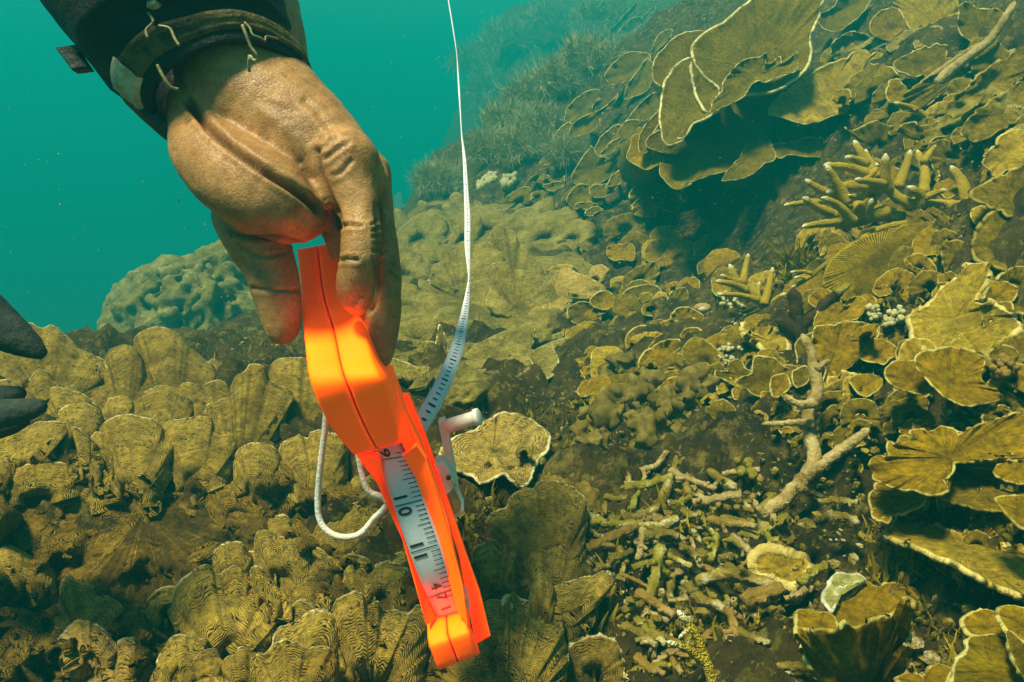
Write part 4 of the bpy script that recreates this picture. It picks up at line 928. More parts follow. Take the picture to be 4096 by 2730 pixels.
colony('plate_coral', 'crowded streaky tan plates slanting along the upper right edge', PL, [
    ('G', 'mott', (1900, 480), [(1500, 690), (1560, 610), (1680, 520), (1800, 430), (1950, 330), (2080, 260), (2120, 320), (2020, 430), (1880, 540), (1740, 640), (1600, 720)], dict(closed=True, off=.08, g=(0, -.4))),
    ('G', 'mott', (2080, 560), [(1780, 720), (1850, 640), (2000, 520), (2150, 400), (2300, 300), (2380, 360), (2280, 500), (2120, 620), (1960, 720), (1840, 770)], dict(closed=True, off=.11, g=(0, -.4))),
    ('G', 'mott', (2150, 760), [(1900, 860), (1980, 760), (2100, 660), (2250, 560), (2380, 520), (2380, 640), (2280, 780), (2120, 880), (1980, 930)], dict(closed=True, off=.09, g=(0, -.4))),
    ('G', 'slab', (2220, 980), [(2010, 1090), (2060, 1010), (2150, 930), (2260, 860), (2380, 830), (2400, 960), (2300, 1080), (2150, 1150), (2060, 1150)], dict(closed=True, off=.16, g=(0, -.4))),
    ('G', 'mott', (2200, 1280), [(1980, 1290), (2060, 1200), (2180, 1150), (2380, 1100), (2400, 1300), (2250, 1380), (2080, 1380)], dict(closed=True, off=.08, g=(0, -.4))),
    ('G', 'yel', (1650, 420), [(1480, 420), (1540, 350), (1660, 310), (1780, 300), (1820, 360), (1740, 440), (1600, 500), (1510, 480)], dict(closed=True, off=.06, g=(0, -.4))),
    ('G', 'gold', (1470, 600), [(1395, 640), (1400, 570), (1450, 540), (1520, 545), (1530, 600), (1480, 660), (1420, 680)], dict(closed=True, off=.10, g=(0, -.3))),
    ('G', 'mott', (1850, 960), [(1560, 1040), (1660, 960), (1800, 880), (1960, 850), (2020, 920), (1920, 1040), (1760, 1100), (1620, 1110)], dict(closed=True, off=.02, g=(0, -.4))),
    ('G', 'yel', (1250, 250), [(1010, 300), (1080, 240), (1200, 220), (1280, 260), (1300, 320), (1200, 340), (1080, 380)], dict(closed=True, off=.02, g=(0, -.4))),
    ], jag=15, low=.035, th=.008)
colony('plate_coral', 'streaky yellow and tan crust at the right edge beside the pale slab', PL, [
    ('I', 'mott', (2050, 200), [(1880, 260), (1900, 120), (1980, 20), (2100, -40), (2300, -40), (2300, 330), (2150, 380), (1980, 330)], dict(closed=True, off=.05, g=(0, -.4))),
    ('I', 'yel', (2100, 480), [(1960, 560), (1960, 450), (2050, 380), (2180, 360), (2300, 400), (2300, 600), (2150, 620), (2040, 600)], dict(closed=True, off=.05, g=(0, -.4))),
    ('I', 'mott', (2120, 900), [(1960, 900), (2030, 830), (2150, 770), (2300, 740), (2300, 1100), (2150, 1100), (2060, 1020)], dict(closed=True, off=.04, g=(0, -.3))),
    ], jag=9, low=.025, th=.01)

up = px('V', [(1850, 20), (2100, 50), (2340, 120), (2340, 340), (2120, 330), (1990, 330), (1860, 240)])
rows = []; ru = np.random.default_rng(31)
while len(rows) < 26:
    x, y = ru.uniform(up[:, 0].min(), up[:, 0].max()), ru.uniform(up[:, 1].min(), up[:, 1].max())
    if not inside(up, x, y): continue
    r0 = ru.uniform(55, 120)
    rows.append(('S', ('mott', 'yel', 'tan', 'mott')[len(rows) % 4], (x, y), arc_lobe(x, y, r0, r0 * ru.uniform(.6, 1.1), lean=ru.uniform(.1, 1.0), k=9), dict(off=ru.uniform(.03, .07), cup=ru.uniform(-.1, .35))))
colony('plate_coral', 'dense carpet of half hidden tan plates on the upper right slope behind the staghorn', PL, rows, jag=10, th=.007, nv=11, ruf=.02, gk=.5)
# ------------------------------------------------------------------ branching corals and rubble
def tip_mat(name, dark, light, tip, tipw=0.012, knob=0.8, vs=520):
    m, t, b = nt(name)
    tc = t.nodes.new('ShaderNodeTexCoord').outputs['Object']
    td = attr(t, 'tipd')
    c = mix(t, ramp(t, noise_n(t, tc, 30, 4, 0.6), 0.35, 0.65), dark, light)
    vo = t.nodes.new('ShaderNodeTexVoronoi'); vo.inputs['Scale'].default_value = vs
    t.links.new(tc, vo.inputs['Vector'])
    c = mix(t, 0.3, c, mix(t, 1.0, c, mix(t, ramp(t, vo.outputs['Distance'], 0.1, 0.6), (1.7, 1.7, 1.6), (0.45, 0.42, 0.4)), 'MULTIPLY'))
    c = mix(t, ramp(t, td, tipw, tipw * 0.15), c, tip)
    t.links.new(c, b.inputs['Base Color'])
    b.inputs['Roughness'].default_value = 0.75
    b.inputs['Specular IOR Level'].default_value = 0.2
    inv = math_n(t, 'SUBTRACT', 1.0, vo.outputs['Distance'])
    bump(t, b, inv, knob, 0.004)
    return m
M['stag'] = tip_mat('staghorn_coral', (0.36, 0.25, 0.010), (0.52, 0.38, 0.028), (0.80, 0.74, 0.45))
M['dead'] = plain_mat('dead_branch', (0.17, 0.11, 0.022), (0.48, 0.37, 0.15), 28, 0.85, 1.0, 0.1, 130, (0.25, 0.17, 0.08), dist=0.006)
M['rub1'] = plain_mat('rubble_olive', (0.09, 0.065, 0.006), (0.28, 0.21, 0.03), 30, 0.85, 1.0, 0.1, 150, (0.44, 0.38, 0.2), dist=0.006)
M['rub2'] = plain_mat('rubble_green', (0.14, 0.115, 0.008), (0.32, 0.27, 0.03), 40, 0.85, 1.0, 0.1, 150, (0.5, 0.46, 0.22), dist=0.006)
M['rub3'] = plain_mat('rubble_orange', (0.15, 0.09, 0.012), (0.32, 0.21, 0.04), 30, 0.85, 1.0, 0.1, 150, (0.34, 0.24, 0.1), dist=0.006)
M['black'] = plain_mat('dark_sponge', (0.025, 0.014, 0.006), (0.06, 0.035, 0.012), 60, 0.9, 1.0, 0.1, 200)
M['white'] = plain_mat('white_polyp', (0.30, 0.27, 0.11), (0.50, 0.45, 0.22), 60, 0.7, 0.5, 0.2, 200)
M['turf'] = plain_mat('algae_turf', (0.07, 0.05, 0.008), (0.22, 0.165, 0.035), 20, 0.9, 0.2, 0.05)
M['turfg'] = plain_mat('green_turf', (0.12, 0.085, 0.004), (0.34, 0.25, 0.012), 20, 0.9, 0.2, 0.05)
M['feather'] = plain_mat('feathery_weed', (0.28, 0.26, 0.10), (0.48, 0.45, 0.21), 12, 0.9, 0.1, 0.05)
M['knob'] = plain_mat('knob_coral', (0.10, 0.085, 0.012), (0.22, 0.19, 0.045), 14, 0.9, 0.8, 0.08, 70, (0.28, 0.25, 0.09), dist=0.012)

def branchy(name, label, cat, mat, rows, group=None, part='branch', knob=0.16, sides=10):
    ps = [branch_pts(r, p, rp, **o) for r, p, rp, o in rows]
    if len(rows) == 1:
        mb = MB(); mb.tube(*ps[0], knob=knob, seed=rows[0][2], sides=sides)
        return tag(mb.obj(name, M[mat]), label, cat, group)
    root = thing(name, ps[0][0][0], label, cat, group)
    for i, (p, R) in enumerate(ps):
        mb = MB(); mb.tube(p, R, knob=knob, seed=i * 3.1, sides=sides)
        mb.obj(part, M[mat], root)
    return root

def sd(r, x, y, off): return float(tdepth(*px(r, (x, y)))[0]) - off
ds = sd('G', 1500, 1360, .16)
def sg(pts, r, dd=0, k=0.0): return ('G', pts, r * 1.25, dict(d=ds + k, dd=dd))
branchy('staghorn_coral', 'large golden staghorn coral with pale tipped branches above the ribbed dome', 'staghorn coral', 'stag', [
    sg([(2080, 1400), (1900, 1372), (1700, 1358), (1560, 1350), (1450, 1290), (1395, 1210)], 44, -.01),
    sg([(1400, 1260), (1388, 1150), (1390, 1025)], 34, -.03, -.01), sg([(1470, 1240), (1520, 1110), (1552, 1000)], 30, .0, .01),
    sg([(1380, 1215), (1280, 1200), (1195, 1188)], 27, -.04, -.02), sg([(1290, 1170), (1170, 1112), (990, 1092)], 32, -.02),
    sg([(1140, 1340), (1070, 1210), (1000, 1100)], 32, -.02, -.02), sg([(1180, 1470), (1080, 1360), (975, 1308)], 30, -.04, -.03),
    sg([(1090, 1300), (960, 1250), (865, 1190)], 26, .0, .0), sg([(1060, 1425), (940, 1370), (848, 1308)], 28, -.03, -.02),
    sg([(960, 1330), (860, 1338), (725, 1356)], 20, .0, .01), sg([(1080, 1465), (950, 1480), (845, 1497)], 26, -.04, -.04),
    sg([(1340, 1180), (1250, 1050), (1185, 935)], 30, .02, .01), sg([(1260, 1090), (1200, 1055), (1128, 1040)], 26, -.02, .0),
    sg([(1310, 1110), (1275, 1050), (1258, 992)], 22, .02, .02), sg([(1360, 1250), (1220, 1228), (1080, 1240), (1010, 1270)], 38, -.01, -.01),
    sg([(1290, 1440), (1285, 1380), (1300, 1318)], 24, -.03, -.03), sg([(1400, 1400), (1300, 1420), (1180, 1400), (1120, 1330)], 42, .0, .0),
    sg([(1610, 1370), (1620, 1290), (1540, 1238)], 34, -.02, -.01), sg([(1640, 1310), (1710, 1280), (1785, 1253)], 22, -.01, -.02),
    sg([(1940, 1360), (1890, 1200), (1825, 1105)], 36, .03, .0), sg([(2030, 1390), (1965, 1520), (1895, 1600)], 38, -.04, -.01),
    sg([(1640, 1280), (1650, 1150), (1600, 1000)], 30, .06, .04), sg([(1640, 1070), (1680, 1010), (1718, 965)], 20, .05, .07),
    sg([(1500, 1440), (1350, 1420), (1180, 1470), (1050, 1480)], 40, .0, .02), sg([(1300, 1320), (1200, 1370), (1130, 1440)], 40, -.02, .0),
    sg([(1240, 1300), (1165, 1300), (1150, 1290)], 22, -.03, -.03), sg([(1180, 1250), (1320, 1130), (1330, 1080)], 22, .0, -.01),
    ('I', [(1680, 80), (1500, 190), (1350, 228), (1238, 240)], 20, dict(d=ds - .04, dd=-.02)),
    ('I', [(1600, 50), (1300, 100), (1100, 220), (950, 320), (850, 400), (735, 472)], 24, dict(d=ds - .01, dd=-.03)),
    ('I', [(860, 385), (800, 370), (725, 376)], 15, dict(d=ds - .05)), ('I', [(830, 420), (790, 405), (750, 410)], 13, dict(d=ds - .05)),
    ])
d2 = sd('I', 500, 560, .12)
def s2(p, r, dd=0, k=0): return ('I', p, r, dict(d=d2 + k, dd=dd))
branchy('staghorn_coral', 'young golden staghorn coral with fingers pointing up beside the dark hollow', 'staghorn coral', 'stag', [
    s2([(640, 680), (560, 580), (460, 490), (390, 430), (343, 333)], 34, .02), s2([(450, 490), (360, 450), (262, 432)], 26, -.02), s2([(410, 440), (350, 420), (288, 395)], 20, -.02, .01),
    s2([(425, 450), (440, 360), (458, 265)], 26, .03, .01), s2([(560, 580), (590, 460), (612, 352)], 28, .02, -.01), s2([(520, 550), (400, 520), (275, 515)], 22, -.03, -.02),
    s2([(610, 640), (620, 560), (690, 510)], 24, -.01, -.02), s2([(520, 560), (520, 500), (530, 440)], 20, .02, .01)])
d3 = sd('J', 1480, 1450, .07)
branchy('staghorn_coral', 'knobbly live staghorn twig with a white tip at the bottom edge of the rubble', 'staghorn coral', 'stag', [
    ('J', [(1540, 1640), (1490, 1450), (1420, 1280), (1325, 1155)], 36, dict(d=d3, dd=.0)), ('J', [(1470, 1450), (1380, 1372), (1265, 1335)], 28, dict(d=d3, dd=-.01)),
    ('J', [(1400, 1250), (1350, 1290), (1330, 1310)], 14, dict(d=d3 - .01))], knob=.3)
d4 = sd('G', 1700, 720, .1)
for lab, rows in [('single golden staghorn finger above the dark jagged plate', [('G', [(1700, 810), (1580, 722), (1452, 682)], 26, dict(d=d4, dd=-.02))]),
                  ('short golden staghorn fingers far up at the right above the dark plate', [('G', [(1850, 700), (1790, 640), (1738, 575)], 24, dict(d=d4 + .1)), ('G', [(1830, 660), (1900, 620), (2035, 598)], 20, dict(d=d4 + .1)), ('G', [(1880, 660), (1910, 630), (1912, 600)], 18, dict(d=d4 + .08))]),
                  ('thin pale golden twigs right of the staghorn near the frame edge', [('G', [(2030, 880), (2060, 820), (2092, 770)], 18, dict(d=d4 - .1)), ('G', [(1960, 820), (2010, 760), (2035, 712)], 14, dict(d=d4 - .05)), ('G', [(1890, 1000), (1880, 960), (1870, 930)], 26, dict(d=d4 - .1))])]:
    branchy('staghorn_coral', lab, 'staghorn coral', 'stag', rows)
d5 = sd('G', 2100, 300, .12)
for lab, pts, rr in [('blurred pale dead stem slanting up into the top right corner', [(1700, 560), (1900, 400), (2060, 280), (2160, 150), (2240, 20)], 40),
                     ('short blurred pale stub beside the slanting dead stem', [(2120, 440), (2180, 390), (2240, 330)], 32),
                     ('blurred pale dead stem hanging along the right edge', [(2330, 1000), (2180, 1120), (2040, 1220)], 46),
                     ('thin blurred stem running beside the pale slab at top right', [(1560, 640), (1700, 500), (1880, 370), (2020, 285)], 20)]:
    branchy('dead_branch', lab, 'dead coral', 'dead', [('G', pts, rr, dict(d=d5 + (0 if pts[0][1] < 900 else -.3)))])

d6 = sd('K', 600, 300, .09)
branchy('dead_branch', 'tall forked pale pink dead coral branch standing in the rubble', 'dead coral', 'dead', [
    ('K', [(390, 660), (400, 540), (500, 465), (590, 370), (660, 290), (690, 220), (685, 130), (660, 40), (655, -60), (700, -160), (712, -245), (690, -370), (673, -449), (628, -540)], 46, dict(d=d6, dd=.14, taper=.7)),
    ('K', [(640, 320), (740, 250), (850, 160), (930, 105), (1020, 30)], 36, dict(d=d6, dd=-.01, taper=.8)), ('K', [(600, 380), (690, 415), (790, 465)], 30, dict(d=d6, dd=.02)),
    ('K', [(400, 560), (350, 500), (330, 460)], 30, dict(d=d6)), ('K', [(420, 620), (500, 700), (520, 750)], 34, dict(d=d6, dd=.02)), ('K', [(440, 560), (560, 680), (625, 800)], 24, dict(d=d6, dd=.04)),
    ('I', [(890, 990), (930, 950), (972, 930)], 24, dict(d=d6 + .06)), ('I', [(880, 1330), (760, 1320), (550, 1330)], 26, dict(d=d6 + .06, dd=.04)),
    ('I', [(870, 1200), (770, 1200), (700, 1160)], 34, dict(d=d6 + .05))], knob=.3)
d7 = sd('I', 800, 650, .14)
branchy('black_sponge', 'black forked sponge with a pale green tip on top of the dead branch', 'sponge', 'black', [
    ('I', [(800, 800), (770, 690), (755, 590), (742, 490)], 44, dict(d=d7, taper=.9)), ('I', [(780, 720), (870, 650), (950, 560), (1050, 490)], 38, dict(d=d7, taper=.75)), ('I', [(760, 760), (700, 700), (650, 680)], 66, dict(d=d7 + .01, taper=.7)),
    ('I', [(760, 800), (720, 830), (700, 850)], 50, dict(d=d7 + .01))], knob=.3)
mb = MB(); mb.tube(*branch_pts('I', [(1010, 505), (1060, 475), (1095, 455)], 24, d=d7 - .01, taper=.8), knob=.2)
tag(mb.obj('sponge', M['rub2']), 'small pale green sponge knob on the tip of the black sponge', 'sponge')

RUB = [('K', [(-20, 960), (150, 908), (300, 930), (490, 995)], 36, 'rub1', 'thick arched olive rubble branch right of the staghorn twig'),
       ('K', [(265, 1080), (330, 1040), (400, 1025), (505, 985)], 46, 'rub3', 'orange stained rubble branch under the arched one'),
       ('K', [(70, 290), (140, 335), (215, 375)], 24, 'rub2', 'short greenish rubble stub left of the forked dead branch'),
       ('K', [(-40, 475), (100, 450), (240, 428)], 24, 'dead', 'pale pink rubble stick pointing at the foot of the forked branch'),
       ('K', [(140, 570), (230, 585), (340, 622)], 26, 'rub1', 'olive rubble stick just below the pale pink stick'),
       ('K', [(180, 695), (260, 740), (335, 785)], 20, 'rub2', 'thin greenish twig ending at the flat pale stone'),
       ('K', [(180, 1310), (200, 1400), (230, 1510)], 42, 'dead', 'stubby pale pink rubble piece left of the vase coral'),
       ('K', [(200, 1240), (300, 1285), (425, 1330)], 24, 'rub1', 'slim olive twig left of the vase coral foot'),
       ('K', [(365, 1365), (410, 1420), (450, 1480)], 22, 'dead', 'small tan twig right of the stubby pink piece'),
       ('K', [(330, 1600), (420, 1505), (520, 1472), (700, 1490), (860, 1600)], 30, 'rub1', 'bent rubble arch at the bottom edge left of the vase coral'),
       ('K', [(30, 700), (85, 760), (60, 830)], 24, 'rub2', 'green rubble stub above the arched branch'),
       ('J', [(980, 450), (1150, 415), (1290, 375)], 28, 'rub2', 'green tinted rubble branch at the top of the rubble field'),
       ('J', [(1280, 338), (1400, 395), (1540, 445)], 22, 'dead', 'pale pink twig leaning right at the top of the rubble field'),
       ('J', [(1010, 612), (1100, 605), (1190, 560), (1245, 480), (1275, 400)], 30, 'rub1', 'curved olive rubble branch bending upwards near the stepped brown coral'),
       ('J', [(770, 590), (900, 640), (1050, 655), (1200, 660), (1330, 615)], 28, 'rub2', 'long yellow green rubble branch lying level in the middle of the rubble'),
       ('J', [(795, 795), (880, 755), (960, 715), (1090, 660)], 30, 'rub3', 'orange rubble branch below the long green one'),
       ('J', [(1220, 780), (1200, 900), (1160, 1070)], 34, 'rub2', 'upright greenish rubble branch in the centre of the rubble'),
       ('J', [(1060, 905), (1130, 880), (1200, 855)], 20, 'rub2', 'short green twig touching the upright branch'),
       ('J', [(1410, 525), (1550, 500), (1695, 475)], 28, 'dead', 'straight pale pink rubble stick left of the forked branch foot'),
       ('J', [(1510, 350), (1580, 400), (1655, 445)], 24, 'rub1', 'slanting olive stub beside the ring shaped polyps'),
       ('J', [(1090, 1040), (1200, 1110), (1300, 1180)], 30, 'rub3', 'orange brown branch running down to the white tipped twig'),
       ('J', [(1000, 1155), (1060, 1125), (1125, 1108)], 24, 'rub1', 'small olive stub right of the brown ridged frond'),
       ('J', [(1120, 330), (1130, 380), (1120, 400)], 14, 'dead', 'tiny pale rubble piece beside the green tinted branch'),
       ('J', [(1110, 340), (1200, 305), (1260, 230)], 20, 'dead', 'thin pale bent twig at the upper left of the rubble'),
       ('J', [(900, 490), (960, 500), (1080, 490)], 20, 'rub1', 'thin olive twig touching the stepped brown coral'),
       ('J', [(1060, 560), (1075, 500), (1100, 465)], 18, 'rub2', 'tiny green twig standing among the upper rubble'),
       ('J', [(1500, 620), (1600, 640), (1760, 660)], 26, 'rub3', 'orange rubble branch right of the long green one'),
       ('J', [(1640, 720), (1700, 770), (1760, 830)], 22, 'dead', 'pale twig sloping down beside the flat pale stone'),
       ('J', [(1550, 720), (1530, 800), (1500, 860)], 24, 'rub2', 'mossy green twig above the thick arched branch'),
       ('J', [(1380, 1000), (1450, 1080), (1560, 1120), (1650, 1180)], 30, 'rub1', 'olive branch crossing beneath the thick arched branch'),
       ('J', [(1600, 1120), (1640, 1200), (1660, 1300)], 30, 'rub3', 'orange stub hanging below the orange stained branch'),
       ('J', [(1000, 1240), (1100, 1280), (1200, 1360)], 26, 'rub1', 'dark olive twig left of the white tipped staghorn twig'),
       ('J', [(1080, 1420), (1150, 1480), (1250, 1520)], 28, 'rub3', 'brown twig near the round leaf disc at the bottom'),
       ('J', [(1300, 560), (1340, 520), (1400, 490)], 22, 'rub2', 'short green stub between the curved branch and the straight stick'),
       ('J', [(1130, 720), (1250, 700), (1330, 720)], 26, 'rub1', 'olive piece lying under the long yellow green branch'),
       ('J', [(1340, 780), (1420, 820), (1460, 900)], 24, 'rub1', 'olive twig bending down right of the upright branch'),
       ('J', [(920, 860), (1000, 830), (1060, 800)], 22, 'rub1', 'faint olive twig between the brown fronds and the orange branch'),
       ('I', [(290, 1255), (350, 1290), (380, 1320)], 26, 'dead', 'pink nub above the grey green rubble near the leaf plates'),
       ('I', [(700, 1170), (750, 1230), (770, 1250)], 30, 'dead', 'pink rubble nub left of the dead branch stem'),
       ('K', [(780, 560), (900, 560), (960, 600)], 28, 'rub1', 'tan stick above the dark hollow left of the sandy slab'),
       ('K', [(730, 470), (830, 460), (960, 470)], 20, 'rub1', 'thin stick behind the fork of the dead branch'),
       ('K', [(600, 960), (680, 900), (770, 850)], 30, 'rub2', 'greenish stub right of the flat pale stone')]
for r, p, rp, m, lab in RUB:
    pp, R = branch_pts(r, p, rp, off=.035, taper=.8, tipround=False)
    mb = MB(); mb.tube(pp, R, knob=.45, seed=rp + p[0][0] * .01)
    for q_ in range(2):
        i_ = int(rng.integers(1, len(pp) - 1)); dv = rng.normal(0, 1, 3); dv /= np.linalg.norm(dv); dv[1] = -abs(dv[1]) * .6; Ls = R[i_] * rng.uniform(1.6, 3.6)
        mb.tube(pp[i_] + np.outer(np.linspace(0, 1, 6), dv) * Ls, R[i_] * np.linspace(.75, .5, 6), knob=.45, seed=q_ + rp)
    tag(mb.obj('branch_fragment', M[m]), lab, 'coral fragment', 'broken branches in the coral rubble')
# small unremarkable sticks filling the rubble field
poly = px('J', [(760, 480), (1000, 300), (1500, 250), (1742, 350), (2000, 700), (2050, 1200), (1950, 1600), (1100, 1640), (880, 1250), (800, 1000)])
def inside(p, x, y):
    c = False
    for i in range(len(p)):
        x1, y1 = p[i]; x2, y2 = p[i - 1]
        if (y1 > y) != (y2 > y) and x < (x2 - x1) * (y - y1) / (y2 - y1) + x1: c = not c
    return c
k = 0
while k < 130:
    x, y = rng.uniform(poly[:, 0].min(), poly[:, 0].max()), rng.uniform(poly[:, 1].min(), poly[:, 1].max())
    if not inside(poly, x, y): continue
    a = rng.uniform(0, math.pi); L = rng.uniform(30, 110)
    p = [(x - math.cos(a) * L, y - math.sin(a) * L * .7), (x + rng.uniform(-14, 14), y + rng.uniform(-14, 14)), (x + math.cos(a) * L, y + math.sin(a) * L * .7)]
    pp, R = branch_pts('S', p, rng.uniform(8, 18), off=rng.uniform(.005, .03), taper=.8, tipround=False)
    mb = MB(); mb.tube(pp, R, knob=.5, seed=k, sides=9)
    i_ = len(pp) // 2; dv = rng.normal(0, 1, 3); dv /= np.linalg.norm(dv); dv[1] = -abs(dv[1])
    mb.tube(pp[i_] + np.outer(np.linspace(0, 1, 5), dv) * R[i_] * rng.uniform(1.5, 4), R[i_] * np.linspace(.7, .45, 5), knob=.5, seed=k + .5, sides=8)
    tag(mb.obj('branch_fragment', M[('rub1', 'rub2', 'dead', 'rub1', 'rub3')[k % 5]]), 'short broken coral stick among the small rubble at the lower right', 'coral fragment', 'small sticks in the coral rubble')
    k += 1

# flat grey stone
M['stone'] = plain_mat('grey_stone', (0.14, 0.12, 0.05), (0.24, 0.21, 0.10), 25, 0.9, 0.8, 0.1, 90, (0.2, 0.17, 0.06))
colony('stone', 'flat pale stone lying in the rubble left of the vase coral', 'stone', [
    ('K', 'slab', (490, 870), [(330, 870), (360, 790), (420, 775), (520, 790), (640, 830), (650, 870), (600, 940), (540, 960), (430, 920), (350, 900)], dict(closed=True, off=.035, th=.02, ruf=.004, low=.03, fun=0, jag=9))])

# ------------------------------------------------------------------ knobby mound (massive coral)
kp = px('D', [(640, 720), (650, 640), (720, 545), (800, 460), (860, 400), (960, 330), (1000, 265), (1090, 240), (1150, 285), (1250, 260), (1310, 180), (1400, 140), (1470, 130), (1560, 300), (1640, 600), (1720, 860), (1300, 960), (900, 860), (660, 780)])
cx, cy = px('D', (1240, 620)); mb = MB(); iv, iff = ico(2); cnt = 0
core = PT(np.array(cx), np.array(cy), np.array(3.95))
while cnt < 330:
    x, y = rng.uniform(kp[:, 0].min(), kp[:, 0].max()), rng.uniform(kp[:, 1].min(), kp[:, 1].max())
    if not inside(kp, x, y): continue
    q = min(1, ((x - cx) / 420) ** 2 + ((y - cy) / 360) ** 2)
    d = 3.4 - .5 * math.sqrt(max(0, 1 - q)) + rng.uniform(-.05, .05)
    rr = mpp(d) * rng.uniform(15, 30)
    c = PT(np.array(x), np.array(y), np.array(d))
    mb.add(iv * rr * np.array((1, 1, 1.15)) + c, iff); 
    mb.add(iv * rr * 1.0 + c + (core - c) * .12, iff)
    cnt += 1
for q in range(60):
    i = rng.integers(len(kp)); w = rng.uniform(0, 1); e = kp[i] * w + kp[i - 1] * (1 - w); e = e + (np.array((cx, cy)) - e) * .12
    c = PT(np.array(e[0]), np.array(e[1]), np.array(3.4)); mb.add(iv * .075 + c, iff); mb.add(iv * .13 + c + (core - c) * .25, iff)
mb.add(iv * np.array((.52, .3, .38)) + core, iff)
V, Nn, F = remesh(mb, .013, 1)
V = V + Nn * (.016 * fbm(V * 18, 3))[:, None]
tag(mesh_obj('knob_coral', V, F, M['knob']), 'hazy mound of small round knobs behind the thumb', 'knob coral')

# ------------------------------------------------------------------ soft feathery bushes, turf, polyps
def strands(name, spots, mat, label=None, cat=None, group=None, kind=None, w=0.0016):
    mb = MB()
    for (p, L, up) in spots:
        a = rng.normal(0, 1, 3); a /= np.linalg.norm(a)
        dirn = np.array(up) + a * .75; dirn /= np.linalg.norm(dirn)
        side = np.cross(dirn, (0.1, 1, .1)); side /= max(np.linalg.norm(side), 1e-6)
        bend = rng.normal(0, .25 if kind else .5, 3)
        vs = []
        for i in range(4):
            s = i / 3
            c = p + dirn * L * s + bend * L * s * s
            ww = w * L / .1 * (1 - s * .85) * side
            vs += [c - ww, c + ww]
        mb.add(vs, [(0, 1, 3, 2), (2, 3, 5, 4), (4, 5, 7, 6)])
    return tag(mb.obj(name, M[mat]), label, cat, group, kind)

def bush(X, Y, rad, n, label, mat='feather', L=.10, d=None, sq=.8, name='feathery_weed', off=.03, w=.0024):
    d0 = d or float(tdepth(X, Y + rad * .5)[0]) - off
    R = rad * mpp(d0)
    c = PT(np.array(float(X)), np.array(float(Y)), np.array(d0))
    L = L * max(1, d0 / 2.6)
    sp = []
    for k in range(max(6, n // 45)):
        u = rng.normal(0, 1, 3); u /= np.linalg.norm(u); u[2] = abs(u[2]) * .9 - .25
        if u[1] > .5: u[1] *= -.6
        q = c + u * R * rng.uniform(.2, 1.0) * np.array((1, .8, sq))
        lean = rng.normal(0, .35, 3) + np.array((0, 0, .4)) + u * .5
        for i in range(45):
            e = rng.normal(0, 1, 3); e /= np.linalg.norm(e)
            sp.append((q + e * L * .2, L * rng.uniform(.4, 1.0), e * .9 + lean))
    return strands(name, sp, mat, label, 'soft coral', 'feathery soft corals on the far slope' if name == 'feathery_weed' else None, w=w)
for X, Y, rad, lab in [(2350, 240, 130, 'tallest pale feathery soft coral next to the big olive plates'),
                       (2230, 330, 120, 'feathery soft coral just below the tallest one'), (2130, 390, 110, 'middle feathery soft coral on the hazy slope'),
                       (2040, 490, 120, 'feathery soft coral right beside the tape line'), (2180, 500, 110, 'feathery soft coral under the middle one'),
                       (2080, 590, 110, 'low feathery soft coral above the white finger clump'), (1960, 600, 90, 'small hazy feathery soft coral left of the white finger clump'),
                       (1760, 720, 90, 'dim feathery soft coral behind the index finger'), (1900, 250, 110, 'faint feathery soft coral in the blue water by the tape'),
                       (2030, 170, 120, 'faint feathery soft coral high on the hazy slope'), (2200, 110, 130, 'faint feathery soft coral near the top edge'),
                       (2420, 60, 120, 'dim feathery soft coral at the top edge beside the far plates'), (1960, 370, 90, 'hazy feathery soft coral between two larger ones'),
                       (2260, 610, 80, 'small feathery soft coral left of the hazy plate pair')]:
    bush(X, Y, rad * 1.15, 3200, lab, L=.042, w=.0036)
bush(3180, 1060, 95, 700, 'fuzzy golden soft coral behind the young staghorn', 'turfg', L=.026, name='fuzzy_coral', w=.008, off=.06)
for X, Y, rad, lab in [(2560, 1600, 120, 'brown fluffy turf clump above the rubble'), (2450, 1680, 110, 'brown fluffy turf clump right of the cream plate'), (2700, 1640, 100, 'brown fluffy turf clump left of the golden whorl foot'), (2620, 1740, 110, 'low brown fluffy turf clump at the top of the rubble'), (2350, 1790, 100, 'dark fluffy turf clump between the cream plate and the rubble'), (2520, 1500, 110, 'fluffy turf clump below the golden whorl'), (2800, 1560, 100, 'fluffy turf clump left of the wavy leaf plates')]:
    d0 = float(tdepth(X, Y)[0]) - .03; mb = MB()
    for i in range(60):
        x, y = X + rng.normal(0, rad * .45), Y + rng.normal(0, rad * .35)
        dd = d0 + rng.uniform(-.03, .02) + .03 * ((x - X) ** 2 + (y - Y) ** 2) / rad ** 2
        mb.add(iv * mpp(dd) * rng.uniform(18, 34) + PT(np.array(x), np.array(y), np.array(dd)), iff)
    V, Nn, F = remesh(mb, .004, 1)
    V = V + Nn * (.012 * fbm(V * 70, 4))[:, None]
    tag(mesh_obj('algae_clump', V, F, M['turf']), lab, 'algae')

